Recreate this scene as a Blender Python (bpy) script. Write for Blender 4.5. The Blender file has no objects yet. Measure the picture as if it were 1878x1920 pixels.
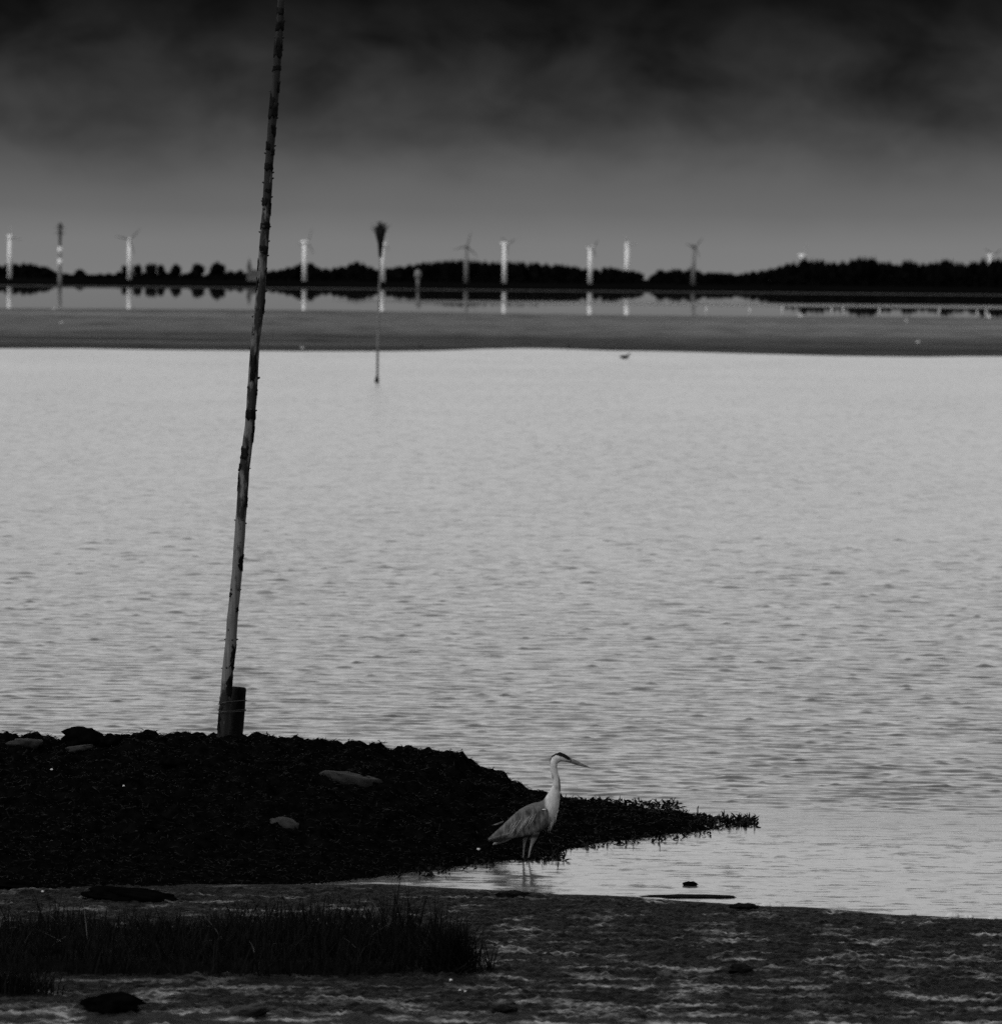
import bpy, math, random
import numpy as np
from mathutils import Vector, Matrix
R = math.radians
random.seed(7); rng = np.random.default_rng(7)
S = bpy.context.scene
C = S.collection

# ------------------------------------------------------------------ camera
W0, H0, F = 1878, 1920, 12000.0            # photograph size and focal length in its pixels
CAMZ, HORIZON, ROLL = 4.55, 516.0, math.atan(18/1878)
PITCH = math.atan((960-HORIZON)/F)
fwd = Vector((0, math.cos(PITCH), -math.sin(PITCH)))
up0 = Vector((0, math.sin(PITCH), math.cos(PITCH)))
rt0 = Vector((1, 0, 0))
IR = rt0*math.cos(ROLL) + up0*math.sin(ROLL)
IU = -rt0*math.sin(ROLL) + up0*math.cos(ROLL)
EYE = Vector((0, 0, CAMZ))
cam = bpy.data.cameras.new('camera'); camo = bpy.data.objects.new('camera', cam); C.objects.link(camo)
camo.matrix_world = Matrix(((IR.x, IU.x, -fwd.x, 0), (IR.y, IU.y, -fwd.y, 0), (IR.z, IU.z, -fwd.z, CAMZ), (0, 0, 0, 1)))
cam.sensor_fit = 'HORIZONTAL'; cam.sensor_width = 36; cam.lens = 36*F/W0
cam.clip_start = 1; cam.clip_end = 30000
cam.dof.use_dof = True; cam.dof.focus_distance = 52.5; cam.dof.aperture_fstop = 5.6
S.camera = camo

def ray(px, py): return fwd*F + IR*(px-W0/2) + IU*(H0/2-py)
def at_z(px, py, z=0.0):
    d = ray(px, py); return EYE + d*((z-CAMZ)/d.z)
def at_y(px, py, Y):
    d = ray(px, py); return EYE + d*(Y/d.y)

# ------------------------------------------------------------------ world
w = bpy.data.worlds.new('World'); S.world = w; w.use_nodes = True
SUN_EL, SUN_AZ = R(48), R(-125)             # azimuth from +Y, clockwise: behind the camera, to the left
nt = w.node_tree; nt.nodes.clear()
def N(t, kind, **kw):
    n = t.nodes.new(kind)
    for k, v in kw.items():
        if k.startswith('i_'): n.inputs[k[2:].replace('_', ' ')].default_value = v
        else: setattr(n, k, v)
    return n
def L(t, a, b): t.links.new(a, b)
def mth(t, op, a, b=None, c=None, clamp=False):
    n = t.nodes.new('ShaderNodeMath'); n.operation = op; n.use_clamp = clamp
    for i, v in enumerate((a, b, c)):
        if v is None: continue
        if isinstance(v, (int, float)): n.inputs[i].default_value = v
        else: t.links.new(v, n.inputs[i])
    return n.outputs[0]
def mixv(t, f, a, b):
    n = t.nodes.new('ShaderNodeMix'); n.data_type = 'FLOAT'
    for i, v in ((0, f), (2, a), (3, b)):
        if isinstance(v, (int, float)): n.inputs[i].default_value = v
        else: t.links.new(v, n.inputs[i])
    return n.outputs[0]
def ramp(t, fac, pts):
    n = t.nodes.new('ShaderNodeValToRGB'); e = n.color_ramp.elements
    while len(e) < len(pts): e.new(0.5)
    for el, (p, v) in zip(e, pts): el.position = p; el.color = (v, v, v, 1)
    t.links.new(fac, n.inputs[0]); return n.outputs[0]
def noise(t, vec, scale, detail=3.0, rough=.55, dist=0.0):
    n = t.nodes.new('ShaderNodeTexNoise')
    n.inputs['Scale'].default_value = scale; n.inputs['Detail'].default_value = detail
    n.inputs['Roughness'].default_value = rough; n.inputs['Distortion'].default_value = dist
    t.links.new(vec, n.inputs['Vector']); return n
def mapping(t, vec, scale=(1,1,1), loc=(0,0,0)):
    n = t.nodes.new('ShaderNodeMapping'); n.inputs['Scale'].default_value = scale; n.inputs['Location'].default_value = loc
    t.links.new(vec, n.inputs['Vector']); return n.outputs[0]

sky = N(nt, 'ShaderNodeTexSky', sky_type='NISHITA', sun_disc=False, sun_elevation=SUN_EL, sun_rotation=SUN_AZ)
bw = N(nt, 'ShaderNodeRGBToBW'); L(nt, sky.outputs[0], bw.inputs[0])
tc = N(nt, 'ShaderNodeTexCoord')
sep = N(nt, 'ShaderNodeSeparateXYZ'); L(nt, tc.outputs['Generated'], sep.inputs[0])
cl = noise(nt, mapping(nt, tc.outputs['Generated'], (26, 26, 60)), 1.0, 4, .5, .15)
cl2 = noise(nt, mapping(nt, tc.outputs['Generated'], (56, 56, 92), (3, 1, 2)), 1.0, 6, .52, .3)
cl3 = noise(nt, mapping(nt, tc.outputs['Generated'], (3, 3, 9), (1, 5, 2)), 1.0, 5, .55)
z = mth(nt, 'MAXIMUM', sep.outputs[2], 0.0)
wob = mth(nt, 'MULTIPLY', mth(nt, 'SUBTRACT', cl.outputs[0], .5), mth(nt, 'MULTIPLY', z, .35))
zz = mth(nt, 'ADD', z, wob)
# a dark bank of rain cloud low over the horizon, brighter broken overcast above it
fac = ramp(nt, mth(nt, 'MULTIPLY', zz, 4.0), [
    (0.000, .37), (0.020, .305), (0.039, .205), (0.072, .112), (0.086, .072), (0.100, .046), (0.125, .026), (0.150, .0150), (0.176, .0068),
    (0.200, .0068), (0.215, .06), (0.245, .55), (0.285, .95), (0.600, 1.0), (1.0, 1.0)])
cf = mth(nt, 'MAXIMUM', .3, mth(nt, 'ADD', -.45, mth(nt, 'MULTIPLY', cl2.outputs[0], 2.9)))
cfz = mixv(nt, ramp(nt, mth(nt, 'MULTIPLY', zz, 4.0), [(0, 0), (.05, .0), (.135, 1), (.22, 1), (.3, 0)]), 1.0, cf)
hi = mth(nt, 'ADD', .62, mth(nt, 'MULTIPLY', cl3.outputs[0], .76))
hif = mixv(nt, ramp(nt, mth(nt, 'MULTIPLY', zz, 4.0), [(.2, 0), (.35, 1)]), 1.0, hi)
val = mth(nt, 'MULTIPLY', mth(nt, 'MULTIPLY', bw.outputs[0], fac), mth(nt, 'MULTIPLY', cfz, hif))
bg = N(nt, 'ShaderNodeBackground', i_Strength=0.14); L(nt, val, bg.inputs[0])
wo = N(nt, 'ShaderNodeOutputWorld'); L(nt, bg.outputs[0], wo.inputs[0])

sun = bpy.data.lights.new('sun', 'SUN'); sun.energy = .7; sun.angle = R(20); sun.color = (1, 1, 1)
suno = bpy.data.objects.new('sun', sun); C.objects.link(suno)
sd = Vector((math.sin(SUN_AZ)*math.cos(SUN_EL), math.cos(SUN_AZ)*math.cos(SUN_EL), math.sin(SUN_EL)))
suno.rotation_euler = sd.to_track_quat('Z', 'Y').to_euler(); suno.location = (-20, -20, 30)
vs = S.view_settings
S.display_settings.display_device = 'sRGB'
vs.view_transform = 'Standard'; vs.look = 'None'; vs.exposure = 0.5; vs.gamma = 1.0; vs.use_curve_mapping = False
S.render.engine = 'CYCLES'
S.cycles.use_denoising = False
S.cycles.caustics_reflective = False; S.cycles.caustics_refractive = False; S.cycles.max_bounces = 6; S.cycles.sample_clamp_indirect = 4.0

# ------------------------------------------------------------------ materials (a monochrome place: greys only)
def mat(name, v, rough=.8, spec=.3, var=0.0, scale=4.0, stretch=(1,1,1), bump=0.0, lo=None):
    m = bpy.data.materials.new(name); m.use_nodes = True; t = m.node_tree
    p = t.nodes['Principled BSDF']
    p.inputs['Base Color'].default_value = (v, v, v, 1)
    p.inputs['Roughness'].default_value = rough; p.inputs['Specular IOR Level'].default_value = spec
    if var or bump:
        c = N(t, 'ShaderNodeTexCoord'); vec = mapping(t, c.outputs['Object'], stretch)
        n = noise(t, vec, scale, 5, .6)
        if var:
            a = v*(1-var) if lo is None else lo; b = v*(1+var)
            L(t, ramp(t, n.outputs[0], [(.34, a), (.66, b)]), p.inputs['Base Color'])
        if bump:
            b_ = N(t, 'ShaderNodeBump'); b_.inputs['Strength'].default_value = bump; b_.inputs['Distance'].default_value = .02
            L(t, n.outputs[0], b_.inputs['Height']); L(t, b_.outputs[0], p.inputs['Normal'])
    return m
M = {}
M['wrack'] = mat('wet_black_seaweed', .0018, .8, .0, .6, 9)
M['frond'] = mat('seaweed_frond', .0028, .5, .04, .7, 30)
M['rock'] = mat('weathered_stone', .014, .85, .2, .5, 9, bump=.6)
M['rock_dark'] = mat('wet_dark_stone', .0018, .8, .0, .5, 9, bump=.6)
M['rock_mid'] = mat('grey_mud_stone', .008, .8, .2, .4, 9, bump=.5)
M['clod'] = mat('mud_clod', .0042, .9, .02, .6, 12, bump=.8)
M['shell'] = mat('white_shell', .5, .4, .4, .1, 60)
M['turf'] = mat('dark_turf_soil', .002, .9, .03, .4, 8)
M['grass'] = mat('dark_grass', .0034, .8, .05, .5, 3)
M['straw'] = mat('dry_straw', .07, .7, .2, .3, 5)
M['foliage'] = mat('far_foliage', .0035, .9, .0, .5, .6)
M['bark_far'] = mat('far_bark', .012, .9, .05, .3, 1)
M['far_grass'] = mat('far_dike_grass', .0030, .9, .0, .35, .03, (1, .2, 1))
M['dark_field'] = mat('far_dark_field', .0035, .9, .0, .4, .02)
M['stump'] = mat('tarred_wood', .003, .7, .06, .6, 9, (3, 3, .5), .5)
M['bark'] = mat('dark_bark', .006, .85, .06, .6, 14, (2, 2, .6), .7)
M['knot'] = mat('branch_stub', .018, .8, .2, .4, 30)
M['wire'] = mat('rusty_wire', .035, .6, .3, .3, 60)
M['twig'] = mat('dark_twig', .010, .9, .1, .3, 5)
M['stake'] = mat('grey_stake_wood', .14, .8, .2, .4, 2, (3, 3, .6))
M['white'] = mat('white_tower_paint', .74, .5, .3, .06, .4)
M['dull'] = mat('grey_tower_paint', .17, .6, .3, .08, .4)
M['blade_shaded'] = mat('shaded_blade', .09, .5, .3, .1, .4)  # darker copy of the blade grey, with shade put into its colour
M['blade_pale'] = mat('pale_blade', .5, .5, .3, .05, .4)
M['antenna'] = mat('dark_antenna', .05, .7, .2, .2, 1)
M['roof'] = mat('slate_roof', .06, .8, .2, .2, .5)
M['churchwall'] = mat('church_wall', .10, .85, .2, .2, .4)
M['foam'] = mat('foam', .5, .8, .1, .15, 40, bump=.5)
M['gull'] = mat('gull_feathers', .8, .8, .1, .05, 20)
M['duck'] = mat('dark_feathers', .02, .7, .2, .4, 20)
M['bill'] = mat('grey_bill', .10, .45, .3, .5, 25, (1, 1, 4))
M['wing'] = mat('grey_wing_feathers', .075, .8, .1, .75, 26, (1.6, 1, .5))
M['plume'] = mat('pale_plume', .21, .8, .1, .25, 40)
M['breast'] = mat('white_plume', .42, .8, .1, .15, 40)
M['blackplume'] = mat('black_plume', .008, .7, .1, .2, 40)
M['primary'] = mat('dark_primary_feathers', .030, .7, .1, .4, 30)

def pole_mat():
    m = bpy.data.materials.new('peeled_pole_wood'); m.use_nodes = True; t = m.node_tree; p = t.nodes['Principled BSDF']
    c = N(t, 'ShaderNodeTexCoord'); sp = N(t, 'ShaderNodeSeparateXYZ'); L(t, c.outputs['Object'], sp.inputs[0])
    g = noise(t, mapping(t, c.outputs['Object'], (40, 40, 3)), 1, 4, .6)       # grain
    b = noise(t, mapping(t, c.outputs['Object'], (16, 16, 5), (2, 7, 1)), 1, 4, .6)  # bark left on
    wood = ramp(t, g.outputs[0], [(.25, .05), (.5, .095), (.75, .15)])
    bark = ramp(t, g.outputs[0], [(.3, .006), (.7, .02)])
    h = ramp(t, mth(t, 'DIVIDE', sp.outputs[2], 6.3), [(0, .78), (.05, .64), (.09, .32), (.25, .40), (.36, .58), (.55, .56), (.68, .60), (.80, .72), (1, .80)])
    f = mth(t, 'MULTIPLY', mth(t, 'ADD', mth(t, 'SUBTRACT', h, b.outputs[0]), .03), 9.0, clamp=True)
    mx = N(t, 'ShaderNodeMix', data_type='RGBA'); L(t, f, mx.inputs[0]); L(t, wood, mx.inputs[6]); L(t, bark, mx.inputs[7])
    L(t, mx.outputs[2], p.inputs['Base Color']); p.inputs['Roughness'].default_value = .8; p.inputs['Specular IOR Level'].default_value = .2
    bp = N(t, 'ShaderNodeBump'); bp.inputs['Strength'].default_value = .5; bp.inputs['Distance'].default_value = .006
    L(t, mth(t, 'ADD', g.outputs[0], f), bp.inputs['Height']); L(t, bp.outputs[0], p.inputs['Normal'])
    return m
M['pole'] = pole_mat()

def vcol_mat(name, rough=.8):
    m = bpy.data.materials.new(name); m.use_nodes = True; t = m.node_tree; p = t.nodes['Principled BSDF']
    a = N(t, 'ShaderNodeAttribute', attribute_name='plumage'); c = N(t, 'ShaderNodeTexCoord')
    n = noise(t, mapping(t, c.outputs['Object'], (60, 60, 25)), 1, 4, .6)
    mx = N(t, 'ShaderNodeMix', data_type='RGBA', blend_type='MULTIPLY'); mx.inputs[0].default_value = 1
    L(t, a.outputs['Color'], mx.inputs[6]); L(t, ramp(t, n.outputs[0], [(.3, .72), (.7, 1.0)]), mx.inputs[7])
    L(t, mx.outputs[2], p.inputs['Base Color']); p.inputs['Roughness'].default_value = rough; p.inputs['Specular IOR Level'].default_value = .15
    return m
M['heron'] = vcol_mat('heron_plumage')

def water_mat():
    m = bpy.data.materials.new('tidal_water'); m.use_nodes = True; t = m.node_tree; t.nodes.clear()
    g = N(t, 'ShaderNodeNewGeometry'); sp = N(t, 'ShaderNodeSeparateXYZ'); L(t, g.outputs['Position'], sp.inputs[0])
    X, Y = sp.outputs[0], sp.outputs[1]
    # sheltered, still water behind the mudflat and close to the near shore; a breeze ruffles the rest
    open_ = mth(t, 'MULTIPLY', ramp(t, mth(t, 'DIVIDE', Y, 100.0), [(.51, .50), (.57, 1)]), ramp(t, mth(t, 'DIVIDE', Y, 1000.0), [(.5, 1), (.6, 0)]))
    bandn = noise(t, mapping(t, g.outputs['Position'], (.012, .004, 0)), 1, 3, .6)
    yb = mth(t, 'ADD', Y, mth(t, 'MULTIPLY', mth(t, 'SUBTRACT', bandn.outputs[0], .5), 60.0))
    band = mth(t, 'MULTIPLY', ramp(t, mth(t, 'DIVIDE', yb, 2000.0), [(.50, 0), (.525, .3), (.55, .3), (.58, 0)]),
               ramp(t, mth(t, 'DIVIDE', mth(t, 'ADD', X, 200.0), 400.0), [(.42, .0), (.52, 1)]))
    gn = noise(t, mapping(t, g.outputs['Position'], (.10, .035, 0), (2, 9, 0)), 1, 4, .6)
    open_ = mth(t, 'MULTIPLY', open_, mth(t, 'ADD', .62, mth(t, 'MULTIPLY', gn.outputs[0], .76)))
    ruf = mth(t, 'MAXIMUM', open_, band)
    # ripple slopes straight from noise, so they do not fade with distance
    n1 = noise(t, mapping(t, g.outputs['Position'], (3.0, 7.5, 0)), 1, 4, .62)
    n2 = noise(t, mapping(t, g.outputs['Position'], (7.0, 2.6, 0), (5, 3, 0)), 1, 4, .65)
    n3 = noise(t, mapping(t, g.outputs['Position'], (2.6, .40, 0), (8, 1, 0)), 1, 4, .7)
    s1 = N(t, 'ShaderNodeSeparateColor'); L(t, n1.outputs['Color'], s1.inputs[0])
    s2 = N(t, 'ShaderNodeSeparateColor'); L(t, n2.outputs['Color'], s2.inputs[0])
    far3 = mth(t, 'MULTIPLY', mth(t, 'SUBTRACT', n3.outputs[0], .5), ramp(t, mth(t, 'DIVIDE', Y, 400.0), [(.2, 0), (.4, .20)]))
    def slope(a, b, k1, k2):
        s = mth(t, 'ADD', far3, mth(t, 'ADD', mth(t, 'MULTIPLY', mth(t, 'SUBTRACT', a, .5), k1), mth(t, 'MULTIPLY', mth(t, 'SUBTRACT', b, .5), k2)))
        return mth(t, 'MULTIPLY', s, mth(t, 'ADD', mth(t, 'MULTIPLY', ruf, .97), 2e-4))
    sx = slope(s1.outputs[0], s2.outputs[0], .22, .08); sy = slope(s1.outputs[1], s2.outputs[1], .40, .22)
    cv = N(t, 'ShaderNodeCombineXYZ'); L(t, sx, cv.inputs[0]); L(t, sy, cv.inputs[1])
    ad = N(t, 'ShaderNodeVectorMath', operation='ADD'); L(t, g.outputs['Normal'], ad.inputs[0]); L(t, cv.outputs[0], ad.inputs[1])
    nn = N(t, 'ShaderNodeVectorMath', operation='NORMALIZE'); L(t, ad.outputs[0], nn.inputs[0]); nrm = nn.outputs[0]
    df = N(t, 'ShaderNodeBsdfDiffuse'); df.inputs[0].default_value = (.05, .05, .05, 1)      # silt in the water
    L(t, nrm, df.inputs['Normal'])
    gl = N(t, 'ShaderNodeBsdfGlossy', distribution='GGX'); gl.inputs[0].default_value = (.95, .95, .95, 1)
    L(t, mth(t, 'ADD', .008, mth(t, 'MULTIPLY', ruf, .27)), gl.inputs['Roughness']); L(t, nrm, gl.inputs['Normal'])
    fr = N(t, 'ShaderNodeFresnel', i_IOR=1.34); L(t, nrm, fr.inputs['Normal'])
    mx = N(t, 'ShaderNodeMixShader'); L(t, mth(t, 'MULTIPLY', fr.outputs[0], .985), mx.inputs[0]); L(t, df.outputs[0], mx.inputs[1]); L(t, gl.outputs[0], mx.inputs[2])
    o = N(t, 'ShaderNodeOutputMaterial'); L(t, mx.outputs[0], o.inputs[0])
    return m
M['water'] = water_mat()

def mud_mat():
    m = bpy.data.materials.new('wet_mud'); m.use_nodes = True; t = m.node_tree; p = t.nodes['Principled BSDF']
    g = N(t, 'ShaderNodeNewGeometry')
    n = noise(t, mapping(t, g.outputs['Position'], (6, 6, 9)), 1, 8, .72)
    n2 = noise(t, mapping(t, g.outputs['Position'], (2.2, 2.6, 2), (4, 2, 0)), 1, 8, .66, .6)
    sp = N(t, 'ShaderNodeSeparateXYZ'); L(t, g.outputs['Position'], sp.inputs[0])
    near = ramp(t, mth(t, 'DIVIDE', mth(t, 'SUBTRACT', sp.outputs[1], 38.0), 10.0), [(0, .055), (.45, .02), (.8, -.0 + .0), (1, 0)])
    pud = ramp(t, mth(t, 'ADD', n2.outputs[0], near), [(.545, 0), (.66, 1)])
    L(t, ramp(t, n.outputs[0], [(.32, .0008), (.5, .0038), (.66, .018)]), p.inputs['Base Color'])
    L(t, mixv(t, pud, .62, .24), p.inputs['Roughness']); L(t, mixv(t, pud, .03, .34), p.inputs['Specular IOR Level'])
    b = N(t, 'ShaderNodeBump'); b.inputs['Distance'].default_value = .03
    L(t, mixv(t, pud, .7, .08), b.inputs['Strength']); L(t, n.outputs[0], b.inputs['Height']); L(t, b.outputs[0], p.inputs['Normal'])
    return m
M['mud'] = mud_mat()

def flat_mat():
    m = bpy.data.materials.new('tidal_flat_mud'); m.use_nodes = True; t = m.node_tree; p = t.nodes['Principled BSDF']
    g = N(t, 'ShaderNodeNewGeometry'); sp = N(t, 'ShaderNodeSeparateXYZ'); L(t, g.outputs['Position'], sp.inputs[0])
    n = noise(t, mapping(t, g.outputs['Position'], (.015, .018, 0)), 1, 6, .62)
    n2 = noise(t, mapping(t, g.outputs['Position'], (.012, .10, 0), (3, 3, 0)), 1, 4, .6)
    yy = mth(t, 'ADD', sp.outputs[1], mth(t, 'MULTIPLY', mth(t, 'SUBTRACT', n.outputs[0], .5), 150.0))
    yy = mth(t, 'SUBTRACT', yy, mth(t, 'MULTIPLY', sp.outputs[0], .35))
    base = ramp(t, mth(t, 'DIVIDE', mth(t, 'SUBTRACT', yy, 340.0), 460.0), [(0, .025), (.10, .025), (.22, .035), (.32, .105), (.6, .135), (1, .095)])
    mul = ramp(t, n2.outputs[0], [(.3, .5), (.5, .95), (.62, 1.15), (.70, 1.2)])
    lines = ramp(t, n2.outputs[0], [(.58, 0), (.64, .10)])
    n4 = noise(t, mapping(t, g.outputs['Position'], (.22, .05, 0), (1, 8, 0)), 1, 5, .7)
    mul = mth(t, 'MULTIPLY', mul, ramp(t, n4.outputs[0], [(.36, .35), (.5, .85), (.64, 1.0)]))
    mx = mth(t, 'ADD', mth(t, 'MULTIPLY', base, mul), lines)
    L(t, mx, p.inputs['Base Color']); p.inputs['Roughness'].default_value = .9; p.inputs['Specular IOR Level'].default_value = .05
    return m
M['flat'] = flat_mat()
M['bed'] = mat('sea_bed_mud', .04, .9, .1, .4, .4)

# ------------------------------------------------------------------ helpers
def link(o, parent=None):
    C.objects.link(o)
    if parent is not None: o.parent = parent
    return o
def obj(name, verts, faces, m, parent=None, smooth=True):
    me = bpy.data.meshes.new(name); me.from_pydata([tuple(v) for v in verts], [], [tuple(f) for f in faces]); me.update()
    if smooth: me.polygons.foreach_set('use_smooth', [True]*len(me.polygons))
    me.materials.append(m); return link(bpy.data.objects.new(name, me), parent)
def big(name, V, Q, m, parent=None, smooth=True):
    """numpy verts (n,3) and quads (k,4) or tris (k,3)"""
    me = bpy.data.meshes.new(name); n = len(V); k, c = Q.shape
    me.vertices.add(n); me.vertices.foreach_set('co', np.ascontiguousarray(V, dtype=np.float32).ravel())
    me.loops.add(k*c); me.loops.foreach_set('vertex_index', np.ascontiguousarray(Q, dtype=np.int32).ravel())
    me.polygons.add(k); me.polygons.foreach_set('loop_start', np.arange(0, k*c, c, dtype=np.int32))
    me.polygons.foreach_set('use_smooth', np.full(k, smooth))
    me.update(calc_edges=True); me.materials.append(m)
    return link(bpy.data.objects.new(name, me), parent)
def grid_faces(nr, nc):
    i = np.arange(nr*nc).reshape(nr, nc)
    return np.stack([i[:-1, :-1], i[:-1, 1:], i[1:, 1:], i[1:, :-1]], -1).reshape(-1, 4)
def empty(name, loc=(0, 0, 0), rz=0.0):
    o = bpy.data.objects.new(name, None); o.location = loc; o.rotation_euler = (0, 0, rz); o.empty_display_size = .2; return link(o)
def tag(o, label, cat, group=None):
    o['label'] = label; o['category'] = cat
    if group: o['group'] = group
    return o
def perlin(x, y, seed=0):
    r = np.random.default_rng(seed); n = 256
    g = r.random((n, n))*2*np.pi; gx, gy = np.cos(g), np.sin(g)
    xi = np.floor(x).astype(int); yi = np.floor(y).astype(int); xf, yf = x-xi, y-yi
    u = xf*xf*xf*(xf*(xf*6-15)+10); v = yf*yf*yf*(yf*(yf*6-15)+10)
    def d(ix, iy, dx, dy): return gx[ix % n, iy % n]*dx + gy[ix % n, iy % n]*dy
    a = d(xi, yi, xf, yf); b = d(xi+1, yi, xf-1, yf); c = d(xi, yi+1, xf, yf-1); e = d(xi+1, yi+1, xf-1, yf-1)
    return (a*(1-u)+b*u)*(1-v) + (c*(1-u)+e*u)*v
def fbm(x, y, seed=0, octv=4, gain=.5):
    s = 0; a = 1
    for o in range(octv): s = s + a*perlin(x*2**o, y*2**o, seed+o*17); a *= gain
    return s
def sstep(a, b, x):
    t = np.clip((x-a)/(b-a), 0, 1); return t*t*(3-2*t)
def tube(pts, rad, n=8, cap=True):
    """verts, faces of a tube along 3-D points with a radius per point"""
    P = [Vector(p) for p in pts]; V, Fc = [], []
    prev = None
    for i, p in enumerate(P):
        t = (P[min(i+1, len(P)-1)]-P[max(i-1, 0)]).normalized()
        a = t.cross(Vector((0, 0, 1)) if abs(t.z) < .9 else Vector((1, 0, 0))).normalized() if prev is None else (prev - t*prev.dot(t)).normalized()
        prev = a; b = t.cross(a)
        for k in range(n):
            q = 2*math.pi*k/n; V.append(p + (a*math.cos(q)+b*math.sin(q))*rad[i])
    for i in range(len(P)-1):
        for k in range(n): Fc.append((i*n+k, i*n+(k+1) % n, (i+1)*n+(k+1) % n, (i+1)*n+k))
    if cap: Fc.append(tuple(range(n-1, -1, -1))); Fc.append(tuple(range((len(P)-1)*n, len(P)*n)))
    return V, Fc
def merge(*parts):
    V, Fc = [], []
    for v, f in parts:
        o = len(V); V += list(v); Fc += [tuple(i+o for i in q) for q in f]
    return V, Fc
def box(x0, x1, y0, y1, z0, z1):
    V = [Vector((x, y, zq)) for zq in (z0, z1) for y in (y0, y1) for x in (x0, x1)]
    return V, [(0, 2, 3, 1), (4, 5, 7, 6), (0, 1, 5, 4), (2, 6, 7, 3), (0, 4, 6, 2), (1, 3, 7, 5)]
def loft(st, n=16, y0=0.0):
    """ellipse sections along an XZ path: (x, z, in-plane radius, lateral radius)"""
    V, Fc = [], []
    for i, (x, zc, a, b) in enumerate(st):
        x0, z0 = st[max(i-1, 0)][:2]; x1, z1 = st[min(i+1, len(st)-1)][:2]
        l = math.hypot(x1-x0, z1-z0) or 1; tx, tz = (x1-x0)/l, (z1-z0)/l
        for k in range(n):
            q = 2*math.pi*k/n; c, s = math.cos(q), math.sin(q)
            V.append(Vector((x - tz*a*c, y0 + b*s, zc + tx*a*c)))
    m_ = len(st)
    for i in range(m_-1):
        for k in range(n): Fc.append((i*n+k, i*n+(k+1) % n, (i+1)*n+(k+1) % n, (i+1)*n+k))
    Fc.append(tuple(range(n-1, -1, -1))); Fc.append(tuple(range((m_-1)*n, m_*n)))
    return V, Fc
def ico(sub=3):
    import bmesh
    bm = bmesh.new(); bmesh.ops.create_icosphere(bm, subdivisions=sub, radius=1.0)
    V = [v.co.copy() for v in bm.verts]; Fc = [tuple(v.index for v in f.verts) for f in bm.faces]; bm.free(); return V, Fc
from mathutils import noise as mn

# ------------------------------------------------------------------ ground and sea bed: one sheet out to the horizon
gy = np.array([-60, -20, 0, 6, 14, 24, 32, 36, 40, 44, 48, 56, 70, 200, 365, 420, 760, 900, 1940, 1948, 1954, 1960, 2000, 2600, 5000, 9000], float)
gz = np.array([2.9, 2.9, 2.9, 2.7, 1.6, .5, .12, .02, -.06, -.16, -.45, -.7, -1, -1.2, -.6, -.5, -.5, -1, -.6, .15, .4, .5, .5, .5, .5, .3], float)
gx = np.concatenate([np.linspace(-3000, -80, 20), np.linspace(-60, 60, 13), np.linspace(80, 3000, 20)])
GX, GY = np.meshgrid(gx, gy); GZ = np.repeat(gz[:, None], len(gx), 1)
o = big('ground', np.stack([GX, GY, GZ], -1).reshape(-1, 3), grid_faces(len(gy), len(gx)), M['bed'])
o['kind'] = 'structure'
o.data.materials.append(M['far_grass'])
mi = np.zeros(len(o.data.polygons), dtype=np.int32); row = np.repeat(np.arange(len(gy)-1), len(gx)-1)
mi[(gy[row] >= 1948)] = 1; mi[gy[row] < 30] = 1
o.data.materials.append(M['dark_field']); mi[gy[row] >= 2600] = 2
o.data.polygons.foreach_set('material_index', mi)

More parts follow.
